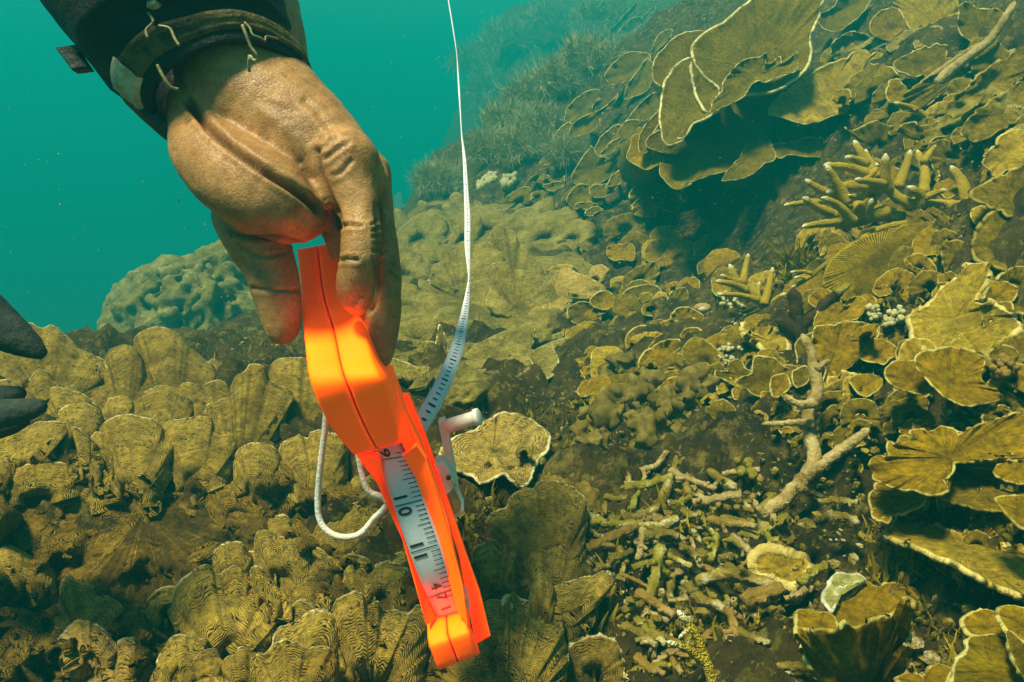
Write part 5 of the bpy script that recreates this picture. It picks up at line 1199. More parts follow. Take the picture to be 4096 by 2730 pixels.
def polyps(pts_reg, n, rpx, label, mat='white', off=.05, stretch=1.0, cat='polyps', name='polyp_clump'):
    p = px(*pts_reg); mb = MB(); k = 0; iv1, if1 = ico(2)
    while k < n:
        x, y = rng.uniform(p[:, 0].min(), p[:, 0].max()), rng.uniform(p[:, 1].min(), p[:, 1].max())
        if not inside(p, x, y): continue
        d = float(tdepth(x, y)[0]) - off + rng.uniform(-.015, .015)
        c = PT(np.array(x), np.array(y), np.array(d)); r = mpp(d) * rpx * rng.uniform(.7, 1.25)
        mb.add(iv1 * r * np.array((1, 1, stretch)) * (1 + .15 * vn(iv1 * 2 + k))[:, None] + c, if1)
        g = PT(np.array(x + rng.normal(0, 5)), np.array(y + 25.), np.array(d + off + .03))
        mb.tube(np.linspace(c, g, 4), np.linspace(r * .5, r * .35, 4), sides=6)
        k += 1
    return tag(mb.obj(name, M[mat]), label, cat)
polyps(('I', [(245, 530), (300, 490), (440, 560), (450, 660), (360, 720), (290, 750), (310, 650)]), 48, 8, 'clump of tiny white polyps under the young staghorn')
polyps(('I', [(260, 910), (270, 850), (340, 820), (420, 850), (420, 940), (330, 970)]), 34, 8, 'clump of tiny white polyps above the wavy leaf plates')
polyps(('I', [(80, 650), (130, 640), (140, 690), (95, 690)]), 8, 8, 'few white polyps left of the shell')
polyps(('I', [(1350, 610), (1420, 590), (1450, 640), (1430, 700), (1300, 720), (1300, 680)]), 40, 10, 'cream cauliflower polyps right of the triangular plate', off=.08)
polyps(('I', [(1180, 580), (1290, 590), (1290, 660), (1220, 680)]), 24, 10, 'cream cauliflower polyps above the triangular plate rim', off=.08)
polyps(('F', [(715, 1290), (760, 1240), (850, 1205), (860, 1240), (770, 1290), (730, 1330)]), 34, 11, 'hazy white fingertips clump right of the tape', stretch=1.4, off=.05)
polyps(('F', [(890, 1290), (880, 1240), (990, 1215), (1000, 1245), (910, 1310)]), 24, 11, 'second hazy white fingertips clump farther from the tape', stretch=1.4, off=.05)
polyps(('K', [(220, 190), (300, 220), (340, 320), (270, 340), (230, 260)]), 9, 18, 'few ring like yellow polyps in the rubble left of the forked branch', mat='rub2', off=.05)
polyps(('I', [(1960, 940), (2080, 900), (2150, 980), (2080, 1050), (1990, 1030)]), 22, 16, 'rusty orange encrusting sponge at the right edge beside the fan coral', mat='rub3', off=.08, cat='sponge', name='sponge')
# shell
sp = px('I', (172, 600)); dsh = float(tdepth(sp[0], sp[1])[0]) - .07; c = PT(np.array(sp[0]), np.array(sp[1]), np.array(dsh)); r = mpp(dsh)
iv3, if3 = ico(3)
root = thing('sea_shell', c, 'small white and brown oval shell on the dark reef left of the young staghorn', 'shell')
mesh_obj('shell_back', iv3 * r * np.array((36, 20, 20)) + c, if3, plain_mat('shell_brown', (.25, .15, .05), (.4, .28, .1), 60), root)
mesh_obj('shell_lip', iv3 * r * np.array((24, 14, 14)) + c + np.array((0, -r * 10, -r * 2)), if3, M['bleach'], root)

# ground cover: turf strands and grit, far too many to count
sp = []
for i in range(26000):
    X, Y = rng.uniform(-100, 4200), rng.uniform(350, 2850)
    sp.append((X, Y))
sp = np.array(sp); D = tdepth(sp[:, 0], sp[:, 1]); keep = (D < 3.2) & ((sp[:, 0] > 1450) | (D > 1.2))
P3 = PT(sp[keep, 0], sp[keep, 1], D[keep] - .012); Dk = D[keep]
nz = fbm(P3 * 6, 2)
strands('algae_turf', [(p, .006 + .006 * abs(rng.normal()), (0, -.3, .8)) for p, z in zip(P3, nz) if z > -.1], 'turfg', 'short olive algae turf covering the rock between the corals', 'algae', None, 'stuff', w=.014)
mb = MB(); iv1, if1 = ico(1)
for p, z in zip(P3[::3], nz[::3]):
    q = p + rng.normal(0, .01, 3)
    s = abs(rng.normal(.0015, .0011)) + .0008
    mb.add(iv1 * s * rng.uniform(.3, 1.9, 3) * (1 + .6 * vn(iv1 * 1.7 + q * 50))[:, None] + q, if1)
tag(mb.obj('coral_grit', M['rub1'], smooth=False), 'loose pale coral grit scattered over the reef rock', 'coral grit', None, 'stuff')
# drifting specks
mb = MB()
for i in range(600):
    d = rng.uniform(.5, 2.2); X, Y = rng.uniform(0, 4096), rng.uniform(0, 1500)
    if d > float(tdepth(X, Y)[0]) - .1: continue
    mb.add(iv1 * rng.uniform(.0003, .0008) + PT(np.array(X), np.array(Y), np.array(d)), if1)
tag(mb.obj('drifting_specks', M['white']), 'pale specks drifting in the water', 'specks', None, 'stuff')
# ------------------------------------------------------------------ diver's hand and sleeve
def VP(x, y, d): return Vp(x, y, d)
def vr(r, d): return r * 4096 / 2353. * mpp(d)
iv3, if3 = ico(3)
def chain(mb, pts):
    """spheres along (x, y, r, depth) in V pixels"""
    Q = np.array(pts, float)
    n = max(2, int(np.linalg.norm(np.diff(Q[:, :2], axis=0), axis=1).sum() / (Q[:, 2].mean() * .22)))
    Q = resample(Q[:, [0, 1, 2, 3]], n, False)
    for x, y, r, d in Q:
        mb.add(iv3 * vr(r, d) + VP(x, y, d), if3)
hb = MB()
HC = [[(540, 40, 150, .47), (570, 200, 150, .465), (625, 265, 140, .46), (690, 320, 128, .455), (750, 365, 108, .45), (800, 405, 84, .445)],
      [(470, 250, 80, 0.4600), (465, 330, 75, 0.4400), (500, 372, 92, 0.4300), (560, 420, 100, 0.4220), (620, 452, 96, 0.4180), (668, 486, 76, 0.4250), (700, 505, 50, 0.4350)],
      [(560, 500, 70, 0.4500), (585, 545, 70, 0.4500), (603, 575, 66, 0.4500), (622, 612, 61, 0.4500), (634, 655, 57, 0.4500), (644, 700, 50, 0.4500), (647, 733, 46, 0.4500), (646, 756, 38, 0.4500)],
      [(792, 375, 82, .435), (803, 430, 64, .43), (823, 480, 49, .425), (832, 520, 46, .422), (829, 560, 48, .42), (826, 600, 44, .42), (819, 645, 46, .425), (817, 680, 41, .43), (821, 704, 24, .432)],
      [(840, 420, 60, .465), (862, 500, 44, .46), (874, 580, 43, .46), (880, 640, 43, .46), (880, 700, 42, .46), (876, 750, 41, .462), (871, 795, 40, .463), (868, 815, 36, .463)],
      [(840, 400, 60, .49), (866, 520, 40, .49), (876, 620, 38, .49), (872, 700, 36, .495), (862, 760, 33, .50)],
      [(820, 400, 60, .515), (850, 520, 36, .515), (858, 620, 33, .515), (850, 690, 30, .52)],
      [(690, 420, 90, .475), (745, 470, 55, .46), (775, 530, 36, .455), (784, 580, 26, .455)],
      [(640, 420, 110, .47), (740, 440, 90, .48), (790, 470, 60, .485)]]
for c_ in HC: chain(hb, c_)
HV, HN, HF = remesh(hb, .0016, 9, .5)
# creases and wrinkles pressed into the skin
def project(p):
    q = p - CAM
    d = q @ FWD
    return 2353 / 2 + (q @ RIGHT) / d / TH * 2353 / 2, 1365 * 2353 / 4096. - (q @ UP) / d / TH * 2353 / 2, d
hx, hy, hd = project(HV)
facing = ((HN * (HV - CAM)).sum(1) < 0)
def crease(pts, depth, width, ridge=0.0):
    Q = resample(np.array(pts, float), 40, False)
    dist = np.full(len(HV), 1e9)
    for a, b in zip(Q[:-1], Q[1:]):
        ab = b - a; L2 = (ab ** 2).sum() + 1e-9
        t = np.clip(((hx - a[0]) * ab[0] + (hy - a[1]) * ab[1]) / L2, 0, 1)
        dist = np.minimum(dist, np.hypot(hx - a[0] - t * ab[0], hy - a[1] - t * ab[1]))
    k = np.exp(-(dist / width) ** 2) * facing
    k2 = np.exp(-((dist - width * 2.2) / width) ** 2) * facing
    return -HN * (k * depth)[:, None] + HN * (k2 * ridge)[:, None]
off = 0
CR = [([(432, 234), (470, 280), (513, 322), (586, 377), (659, 425), (700, 455), (735, 485)], .0075, 8, .001),
      ([(523, 534), (560, 545), (590, 546), (640, 548), (690, 560)], .0035, 5, .0008), ([(545, 560), (584, 590), (655, 583)], .0014, 4, .0004), ([(580, 662), (630, 668), (690, 668)], .0016, 4, .0005),
      ([(600, 622), (650, 622)], .0006, 4, 0), ([(780, 522), (800, 517), (830, 520)], .0018, 4, .0008), ([(782, 599), (800, 595), (822, 598)], .0018, 4, .0008),
      ([(730, 344), (748, 338), (765, 318)], .0010, 5, .0005), ([(748, 366), (775, 345), (800, 330)], .0009, 5, .0005), ([(766, 404), (785, 395), (806, 370)], .0009, 5, .0005),
      ([(728, 350), (735, 400), (752, 445), (772, 490), (780, 520)], .0028, 7, .0006),
      ([(853, 516), (868, 508), (880, 500)], .0010, 3, .0006), ([(855, 530), (872, 526), (884, 522)], .0012, 3, .0006), ([(856, 545), (874, 543), (886, 540)], .0012, 3, .0006), ([(858, 560), (874, 560), (888, 558)], .0010, 3, .0006), ([(858, 576), (876, 578), (888, 578)], .0010, 3, .0005),
      ([(862, 600), (868, 640), (862, 690), (850, 715)], .0026, 6, .0004), ([(868, 470), (870, 530), (874, 600)], .0020, 6, 0),
      ([(900, 606), (908, 612), (914, 622)], .0012, 3, .0004), ([(896, 622), (904, 632), (912, 640)], .0012, 3, .0004),
      ([(690, 372), (720, 420), (738, 470)], .0012, 7, .0), ([(640, 228), (690, 250), (740, 300)], -.0010, 10, 0), ([(600, 250), (660, 300), (700, 340)], -.0008, 14, 0),
      ([(700, 232), (730, 262), (770, 320)], .0008, 6, .0004)]
for p, dp, w, rg in CR: off = off + crease(p, dp, w, rg)
HV = HV + off
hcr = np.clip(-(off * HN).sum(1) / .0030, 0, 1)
HV = HV + HN * (.0003 * fbm(HV * 130, 3) + .0007 * fbm(HV * 45 + 7, 2))[:, None]
def skin_mat():
    m, t, b = nt('skin')
    tc = t.nodes.new('ShaderNodeTexCoord').outputs['Object']
    c = mix(t, ramp(t, noise_n(t, tc, 60, 5, 0.65), 0.35, 0.65), (0.27, 0.138, 0.042), (0.43, 0.245, 0.090))
    c = mix(t, ramp(t, noise_n(t, tc, 160, 3, 0.7), 0.55, 0.75), c, (0.24, 0.09, 0.022))
    c = mix(t, 0.2, c, mix(t, ramp(t, noise_n(t, tc, 480, 4, 0.8), 0.35, 0.65), (0.16, 0.07, 0.02), (0.75, 0.5, 0.26)), 'OVERLAY')
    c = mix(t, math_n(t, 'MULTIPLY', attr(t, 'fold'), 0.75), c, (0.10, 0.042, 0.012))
    t.links.new(c, b.inputs['Base Color'])
    b.inputs['Roughness'].default_value = 0.46
    b.inputs['Specular IOR Level'].default_value = 0.35
    b.inputs['Subsurface Weight'].default_value = 0.08
    b.inputs['Subsurface Radius'].default_value = (0.01, 0.004, 0.002)
    b.inputs['Subsurface Scale'].default_value = 0.5
    h = math_n(t, 'ADD', noise_n(t, tc, 420, 3, 0.7), math_n(t, 'MULTIPLY', noise_n(t, tc, 130, 3, 0.6), 1.2))
    vo = t.nodes.new('ShaderNodeTexVoronoi'); vo.feature = 'DISTANCE_TO_EDGE'; vo.inputs['Scale'].default_value = 420
    t.links.new(tc, vo.inputs['Vector'])
    h = math_n(t, 'ADD', h, math_n(t, 'MULTIPLY', ramp(t, vo.outputs['Distance'], 0.0, 0.12), 0.7))
    bump(t, b, h, 0.26, 0.0010)
    return m
M['skin'] = skin_mat()
def rubber_mat(name, c1, c2, sc=40):
    return plain_mat(name, c1, c2, sc, 0.55, 0.5, 0.35, 260)
M['neo'] = rubber_mat('neoprene', (0.003, 0.003, 0.0035), (0.008, 0.008, 0.008))
M['neo2'] = rubber_mat('webbing', (0.006, 0.010, 0.010), (0.02, 0.024, 0.02), 90)
M['gold_strap'] = plain_mat('worn_strap', (0.035, 0.026, 0.008), (0.16, 0.12, 0.03), 90, 0.6, 0.6, 0.3, 300)
M['tab'] = plain_mat('pale_tab', (0.30, 0.24, 0.08), (0.72, 0.64, 0.45), 120, 0.6, 0.5, 0.3, 300)
M['wire'] = plain_mat('strap_wire', (0.12, 0.10, 0.03), (0.34, 0.30, 0.14), 80, 0.45, 0.2, 0.5)
M['nail'] = plain_mat('fingernail', (0.40, 0.24, 0.11), (0.48, 0.31, 0.16), 60, 0.35, 0.1, 0.5)

person = thing('person', VP(560, 180, .47), 'diver with a bare hand and black wetsuit sleeve holding the orange reel', 'person')
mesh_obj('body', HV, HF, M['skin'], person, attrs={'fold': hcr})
# fingernail on the index finger
na_ = np.array((-24., 32.)); na_ /= np.linalg.norm(na_); nb_ = np.array((na_[1], -na_[0]))
rel = np.stack([hx - 826, hy - 697], 1)
ins = (((rel @ na_) / 17) ** 2 + np.abs((rel @ nb_) / 9.5) ** 2.5 < 1) & (hd < .45) & facing
sel = [f for f in HF if all(ins[i] for i in f)]
ids = sorted({i for f in sel for i in f}); mp = {g: l for l, g in enumerate(ids)}
if ids:
    e_ = 1 - (((rel[ids] @ na_) / 17) ** 2 + np.abs((rel[ids] @ nb_) / 9.5) ** 2.5)
    mesh_obj('fingernail', HV[ids] + HN[ids] * (.0002 + .0006 * np.sqrt(np.clip(e_, 0, 1)))[:, None], [tuple(mp[i] for i in f) for f in sel], M['nail'], person)

# sleeve: rings between two silhouette points; the near side is pushed to the camera
ARM = VP(440, -60, .46) - VP(547, 243, .46)
def ring(R_, L_, d, front, up, n=56, wob=0.0, seed=0):
    a, b = VP(*R_, d), VP(*L_, d)
    c, h = (a + b) / 2, (a - b) / 2
    ax2 = -FWD * front + (VP(up[0], up[1], d) - VP(0, 0, d))
    th = np.linspace(0, 2 * math.pi, n, endpoint=False)
    r = c + np.cos(th)[:, None] * h + np.sin(th)[:, None] * ax2
    if wob:
        r = r + (r - c) * (wob * fbm(r * 22 + seed, 3))[:, None]
    return r
SL = [((704, 168), (392, 322), .455, .045, (-42, -62)), ((700, 140), (372, 306), .455, .047, (-42, -60)), ((684, 104), (330, 268), .453, .050, (-38, -50)),
      ((672, 75), (286, 222), .452, .054, (-34, -40)), ((664, 50), (240, 172), .45, .058, (-30, -30)), ((655, 20), (196, 118), .45, .060, (-25, -20)),
      ((646, -20), (146, 50), .45, .062, (-20, -10)), ((640, -80), (90, -20), .45, .064, (-20, -10)), ((630, -220), (0, -150), .45, .066, (-20, -10)), ((560, -900), (-220, -700), .42, .070, (-20, -10)), ((500, -1500), (-420, -1250), .38, .072, (-20, -10))]
def loft(rings, mat, name, parent, close=False, attrs=None, smooth=True):
    n = len(rings[0]); f = []
    for i in range(len(rings) - 1):
        for j in range(n):
            k = (j + 1) % n
            f.append((i * n + j, i * n + k, (i + 1) * n + k, (i + 1) * n + j))
    return mesh_obj(name, np.concatenate(rings), f, mat, parent, None, attrs, smooth)
ctl = np.array([[*R_, *L_, d, fr, *u] for R_, L_, d, fr, u in SL], float)
tt = np.linspace(0, len(SL) - 1, 76)
ctl2 = np.stack([np.interp(tt, np.arange(len(SL)), ctl[:, i]) for i in range(ctl.shape[1])], 1)
def ring_at(q, grow=1.0, wob=.05, n=56):
    r = ring((q[0], q[1]), (q[2], q[3]), q[4], q[5], (q[6], q[7]), n, wob)
    c = r.mean(0)
    return c + (r - c) * grow
inner = [ring_at(ctl2[k], .90) for k in (14, 7, 2)]
rings = inner + [ring_at(ctl2[0], .965)] + [ring_at(q, 1.0 + .004 * math.sin(i * .5)) for i, q in enumerate(ctl2)]
loft(rings, M['neo'], 'sleeve', person)
# strap round the cuff (three ridges) with pale tab and wire loop
def band(t0, t1, grow, mat, name, a0=0, a1=56, parent=None):
    n = 56; st = np.linspace(t0, t1, 7); R_ = []
    for i, s in enumerate(st):
        q = np.array([np.interp(s, np.arange(len(SL)), ctl[:, k]) for k in range(ctl.shape[1])])
        R_.append(ring_at(q, grow + .010 * math.sin(i * 2.1))[a0:a1])
    lowr = ring_at(np.array([np.interp(t0, np.arange(len(SL)), ctl[:, k]) for k in range(ctl.shape[1])]), 1.0)[a0:a1]
    upr = ring_at(np.array([np.interp(t1, np.arange(len(SL)), ctl[:, k]) for k in range(ctl.shape[1])]), 1.0)[a0:a1]
    R_ = [lowr] + R_ + [upr]
    m_ = a1 - a0; f = []
    for i in range(len(R_) - 1):
        for j in range(m_ if m_ == n else m_ - 1):
            k = (j + 1) % m_
            f.append((i * m_ + j, i * m_ + k, (i + 1) * m_ + k, (i + 1) * m_ + j))
    return mesh_obj(name, np.concatenate(R_), f, mat, parent or person)
cb = band(.95, 2.1, 1.035, M['gold_strap'], 'cuff_strap')
band(.85, 2.2, 1.055, M['tab'], 'strap_tab', 20, 25, parent=cb)
def wire(pts, r, mat=None, name='strap_wire', parent=None):
    Q = np.array([VP(x, y, d) for x, y, d in pts]); Q = resample(Q, 26, False) if len(Q) > 2 else Q
    Q3 = Q
    mb = MB(); mb.tube(Q3, np.full(len(Q3), r), sides=7); return mb.obj(name, mat or M['wire'], parent)
wire([(557, 58, .392), (566, 82, .392), (576, 108, .393), (588, 124, .394), (592, 135, .395), (584, 140, .396), (574, 128, .396), (572, 142, .397), (573, 165, .40)], .0009, parent=cb)
wire([(562, 52, .392), (575, 66, .392), (580, 80, .392), (600, 88, .394), (610, 96, .395), (612, 84, .396), (640, 90, .40)], .0006, parent=cb)
wire([(336, -5, .40), (348, 10, .40), (362, 4, .40), (352, -10, .40)], .0035, M['tab'], 'zip_pull', person)
wire([(340, 30, .40), (352, 50, .40), (336, 70, .40), (340, 88, .40)], .0008, parent=person, name='zip_cord')
wire([(365, 60, .40), (390, 66, .40), (402, 90, .40), (412, 105, .40)], .0008, parent=person, name='zip_cord')
wire([(362, 150, .408), (376, 178, .408), (392, 200, .41), (410, 206, .412)], .0010, parent=person, name='zip_cord')
# toothed strap hanging along the arm with a buckle tab
def slab(poly, mat, name, parent, d, back, bev=.0, dirv=None):
    """poly (x, y[, d]) in V px; a plate 'back' metres thick going away from the camera"""
    F_ = np.array([VP(p[0], p[1], p[2] if len(p) > 2 else d) for p in poly])
    ctr = F_.mean(0); n = len(F_)
    nr = np.cross(F_[n // 3] - F_[0], F_[2 * n // 3] - F_[0]); nr /= np.linalg.norm(nr)
    if nr @ FWD < 0: nr = -nr
    if dirv is not None: nr = dirv / np.linalg.norm(dirv)
    b = min(.0012, back * .3) if bev == 0 else bev
    shr = F_ + (ctr - F_) / np.linalg.norm(ctr - F_, axis=1, keepdims=True) * b
    R_ = [shr, F_ + nr * b, F_ + nr * (back - b), shr + nr * back]
    f = []
    for i in range(3):
        for j in range(n):
            k = (j + 1) % n
            f.append((i * n + j, i * n + k, (i + 1) * n + k, (i + 1) * n + j))
    f.append(tuple(range(n))[::-1]); f.append(tuple(3 * n + j for j in range(n)))
    return mesh_obj(name, np.concatenate(R_), f, mat, parent, smooth=False)
st = slab([(78, -30), (130, -30), (300, 170), (392, 300), (382, 312), (300, 240), (250, 205), (205, 145), (186, 118)], M['neo2'], 'harness_strap', person, .435, .006)
for i in range(7):
    x, y = 88 + i * 16.5, -12 + i * 19.5
    slab([(x - 6, y + 4), (x + 4, y - 6), (x + 12, y + 4), (x + 2, y + 13)], M['neo2'], 'strap_tooth', st, .434, .006)
for i in range(6):
    x, y = 172 + i * 13, -2 + i * 15.5
    slab([(x, y), (x + 8, y + 1), (x + 11, y + 9), (x + 4, y + 10)], M['gold_strap'], 'strap_tooth', st, .433, .004)
slab([(124, 108), (186, 99), (192, 112), (178, 120), (202, 156), (164, 161)], M['neo2'], 'strap_buckle', person, .434, .008)
wire([(205, 20, .432), (232, 60, .432), (262, 92, .432)], .0010, parent=st, name='strap_edge')

# gloved fingers reaching in at the left edge
gb = MB()
for c_ in [[(-160, 640, 60, .50), (-60, 700, 52, .50), (10, 755, 46, .50), (60, 790, 32, .50), (92, 812, 18, .50)],
           [(-180, 960, 46, .49), (-60, 960, 40, .49), (20, 950, 34, .49), (80, 938, 24, .49), (98, 936, 14, .49)],
           [(-180, 900, 34, .52), (-60, 915, 30, .52), (0, 910, 26, .52), (40, 905, 18, .52)],
           [(-180, 1030, 40, .52), (-80, 1000, 32, .52), (0, 985, 26, .52), (60, 970, 14, .52)],
           [(-330, 800, 150, .52), (-230, 820, 130, .52)], [(-560, 820, 90, .52), (-330, 810, 120, .52)]]: chain(gb, c_)
GV, GN, GF = remesh(gb, .0025, 6)
GV = GV + GN * (.0009 * fbm(GV * 70, 3))[:, None]
M['glove'] = plain_mat('glove_cloth', (0.012, 0.022, 0.020), (0.045, 0.055, 0.04), 60, 0.8, 0.6, 0.2, 220)
p2 = thing('person', GV.mean(0), 'second diver of whom only dark gloved fingertips reach in from the left edge', 'person')
mesh_obj('body', GV, GF, M['glove'], p2)
# ------------------------------------------------------------------ orange measuring tape reel
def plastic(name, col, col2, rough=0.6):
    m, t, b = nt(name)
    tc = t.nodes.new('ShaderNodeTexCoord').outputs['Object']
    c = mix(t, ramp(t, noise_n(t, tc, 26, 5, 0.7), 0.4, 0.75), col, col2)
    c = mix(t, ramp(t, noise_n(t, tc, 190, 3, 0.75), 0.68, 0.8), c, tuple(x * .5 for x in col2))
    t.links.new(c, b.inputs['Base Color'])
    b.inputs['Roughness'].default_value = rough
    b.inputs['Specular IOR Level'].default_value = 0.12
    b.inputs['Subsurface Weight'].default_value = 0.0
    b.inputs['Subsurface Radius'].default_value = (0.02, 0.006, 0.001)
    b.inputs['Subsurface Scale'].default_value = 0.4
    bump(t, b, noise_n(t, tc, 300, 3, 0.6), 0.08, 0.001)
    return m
M['orange'] = plastic('orange_plastic', (5.0, 0.30, 0.001), (4.6, 0.25, 0.001))  # red beyond full reflectance: glow put into the colour, also reddens the fingers
M['wplast'] = plain_mat('white_plastic', (0.72, 0.66, 0.55), (0.82, 0.79, 0.72), 40, 0.45, 0.1, 0.4, 200, (0.55, 0.42, 0.24))
M['rust'] = plain_mat('stained_hub', (0.30, 0.17, 0.03), (0.5, 0.36, 0.12), 60, 0.7, 0.4)
M['cord'] = plain_mat('white_cord', (0.60, 0.58, 0.46), (0.74, 0.72, 0.62), 70, 0.7, 0.6, 0.2, 500)
M['tape'] = plain_mat('white_tape', (0.66, 0.66, 0.68), (0.76, 0.76, 0.78), 30, 0.5, 0.1, 0.3)
M['ink'] = plain_mat('dark_print', (0.035, 0.012, 0.012), (0.06, 0.02, 0.02), 60, 0.6, 0.0)
M['redink'] = plain_mat('red_print', (0.35, 0.02, 0.012), (0.45, 0.03, 0.02), 60, 0.6, 0.0)

reel = thing('tape_measure', VP(900, 1040, .47), 'orange open frame tape measure reel with white winding crank and trailing white tape', 'tape measure')
ST = [((680, 590), (764, 566), .515), ((680, 572), (772, 556), .500), ((684, 602), (778, 580), .492), ((690, 660), (786, 646), .478), ((692, 705), (802, 690), .464), ((697, 768), (834, 750), .442), ((703, 828), (856, 826), .424),
      ((710, 872), (869, 858), .415), ((724, 912), (882, 885), .417), ((746, 960), (896, 930), .426), ((776, 1006), (907, 972), .437), ((812, 1047), (918, 1018), .449), ((818, 1050), (922, 1020), .460)]
BACK = (VP(870, 860, .50) - VP(840, 870, .44))
def half(a, b, name, mat='orange', rec=0.0):
    """strip of the shell between fractions a and b of its width, rounded at its edges, with depth behind"""
    rings = []
    ctl = np.array([[*l, *r, d] for l, r, d in ST], float)
    s = np.linspace(0, len(ST) - 1, 70)
    # smooth interpolation
    cc = resample(ctl, 70, False)
    for i, q in enumerate(cc):
        L_, R_ = VP(q[0], q[1], q[4]), VP(q[2], q[3], q[4])
        A_, B_ = L_ + (R_ - L_) * a, L_ + (R_ - L_) * b
        w = (B_ - A_); wl = np.linalg.norm(w); w = w / wl
        depth = BACK * (.55 if i < 6 else 1.0)
        bk = depth / np.linalg.norm(depth)
        e = .0026
        end = min(i, len(cc) - 1 - i)
        sh = (.0 if end > 1 else (.0016 if end == 1 else .004)) + rec
        e = .0026 if mat == 'orange' else .0002
        pr = [A_ + w * e + bk * sh, A_ + w * e * .3 + bk * (e * .3 + sh), A_ + bk * (e + sh), A_ + depth * .96, A_ + w * e + depth, B_ - w * e + depth, B_ + depth * .96, B_ + bk * (e + sh), B_ - w * e * .3 + bk * (e * .3 + sh), B_ - w * e + bk * sh]
        rings.append(np.array(pr))
    n = 10; f = []
    for i in range(len(rings) - 1):
        for j in range(n):
            k = (j + 1) % n
            f.append((i * n + j, i * n + k, (i + 1) * n + k, (i + 1) * n + j))
    f.append(tuple(range(n))[::-1]); f.append(tuple((len(rings) - 1) * n + j for j in range(n)))
    return mesh_obj(name, np.concatenate(rings), f, M[mat], reel)
M['seam'] = plain_mat('seam_shade', (0.20, 0.03, 0.002), (0.3, 0.05, 0.004), 60, 0.8)  # dark colour standing in for shade inside the gap between the halves
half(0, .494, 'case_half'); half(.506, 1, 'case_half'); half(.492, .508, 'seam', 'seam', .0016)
def zc(pts): # zoom C to V
    P = px('C', [(p[0], p[1]) for p in pts]) * 2353 / 4096.
    return [(P[i][0], P[i][1]) + ((pts[i][2],) if len(pts[i]) > 2 else ()) for i in range(len(pts))]
# bottom block (two halves)
BB = [((976, 1420), (1076, 1388), 0.5120), ((980, 1432), (1070, 1398), 0.5040), ((981, 1458), (1072, 1424), 0.4910), ((983, 1476), (1074, 1443), 0.4850), ((988, 1492), (1080, 1458), 0.4830), ((1000, 1525), (1092, 1489), 0.4880), ((1006, 1538), (1096, 1503), 0.4920), ((1008, 1541), (1097, 1506), 0.5000)]
_ST, _BK = ST, BACK
ST, BACK = BB, (VP(1071, 1443, .512) - VP(1064, 1446, .492))
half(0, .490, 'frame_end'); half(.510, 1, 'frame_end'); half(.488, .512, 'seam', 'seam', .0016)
ST, BACK = _ST, _BK
# rails either side of the tape
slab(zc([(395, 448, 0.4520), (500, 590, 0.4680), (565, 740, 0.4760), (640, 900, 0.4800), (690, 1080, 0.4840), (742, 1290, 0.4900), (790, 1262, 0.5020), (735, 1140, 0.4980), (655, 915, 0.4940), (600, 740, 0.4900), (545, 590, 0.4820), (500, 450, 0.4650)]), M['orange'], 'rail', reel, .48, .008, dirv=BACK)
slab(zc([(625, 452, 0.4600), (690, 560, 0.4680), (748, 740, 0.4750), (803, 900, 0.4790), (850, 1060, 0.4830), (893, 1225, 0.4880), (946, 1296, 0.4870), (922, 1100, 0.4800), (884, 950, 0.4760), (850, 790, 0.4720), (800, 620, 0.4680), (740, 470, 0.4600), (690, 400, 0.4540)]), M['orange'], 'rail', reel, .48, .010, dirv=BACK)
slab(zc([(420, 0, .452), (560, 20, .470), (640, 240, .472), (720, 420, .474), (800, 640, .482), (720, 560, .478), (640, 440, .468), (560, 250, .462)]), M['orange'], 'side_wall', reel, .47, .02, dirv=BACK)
# far flange
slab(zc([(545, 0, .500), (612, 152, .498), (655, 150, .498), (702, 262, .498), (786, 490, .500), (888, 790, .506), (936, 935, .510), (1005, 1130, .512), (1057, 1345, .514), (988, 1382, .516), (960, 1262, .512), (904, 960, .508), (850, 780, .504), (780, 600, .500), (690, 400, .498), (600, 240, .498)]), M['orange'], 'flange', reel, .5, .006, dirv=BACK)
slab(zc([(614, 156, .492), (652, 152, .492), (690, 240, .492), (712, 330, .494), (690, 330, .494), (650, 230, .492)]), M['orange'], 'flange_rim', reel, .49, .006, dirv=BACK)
# wound tape on the drum
TL = zc([(470, 380, 0.4800), (515, 460, 0.4760), (535, 560, 0.4740), (580, 700, 0.4740), (655, 920, 0.4770), (722, 1090, 0.4860), (800, 1262, 0.5080)])
TR = zc([(590, 360, 0.4760), (618, 440, 0.4720), (690, 570, 0.4700), (748, 740, 0.4700), (804, 900, 0.4730), (850, 1050, 0.4820), (905, 1222, 0.5040)])
TLr = resample(np.array(TL), 60, False); TRr = resample(np.array(TR), 60, False)
TL3 = np.array([VP(*q) for q in TLr]); TR3 = np.array([VP(*q) for q in TRr])
yL = px('C', (0, 480))[1] * 2353 / 4096
def tape_pt(s, t):
    s = np.clip(np.asarray(s, float), 0, 1) * 59; i = np.minimum(s.astype(int), 58); f = (s - i)[..., None]
    l = TL3[i] * (1 - f) + TL3[i + 1] * f; r = TR3[i] * (1 - f) + TR3[i + 1] * f
    t = np.asarray(t, float)[..., None]
    return l * (1 - t) + r * t
S_, T_ = np.meshgrid(np.linspace(0, 1, 60), np.linspace(0, 1, 5), indexing='ij')
front = tape_pt(S_, T_)
nrm_t = np.cross(TL3[30] - TL3[20], TR3[25] - TL3[25]); nrm_t /= np.linalg.norm(nrm_t)
if nrm_t @ FWD > 0: nrm_t = -nrm_t
vv = np.concatenate([front.reshape(-1, 3), front.reshape(-1, 3) - nrm_t * .012]); f = []
for i in range(59):
    for j in range(4):
        a = i * 5 + j
        f.append((a, a + 5, a + 6, a + 1)); f.append((a + 300, a + 301, a + 306, a + 305))
    f.append((i * 5, i * 5 + 300, i * 5 + 305, i * 5 + 5)); f.append((i * 5 + 4, i * 5 + 9, i * 5 + 309, i * 5 + 304))
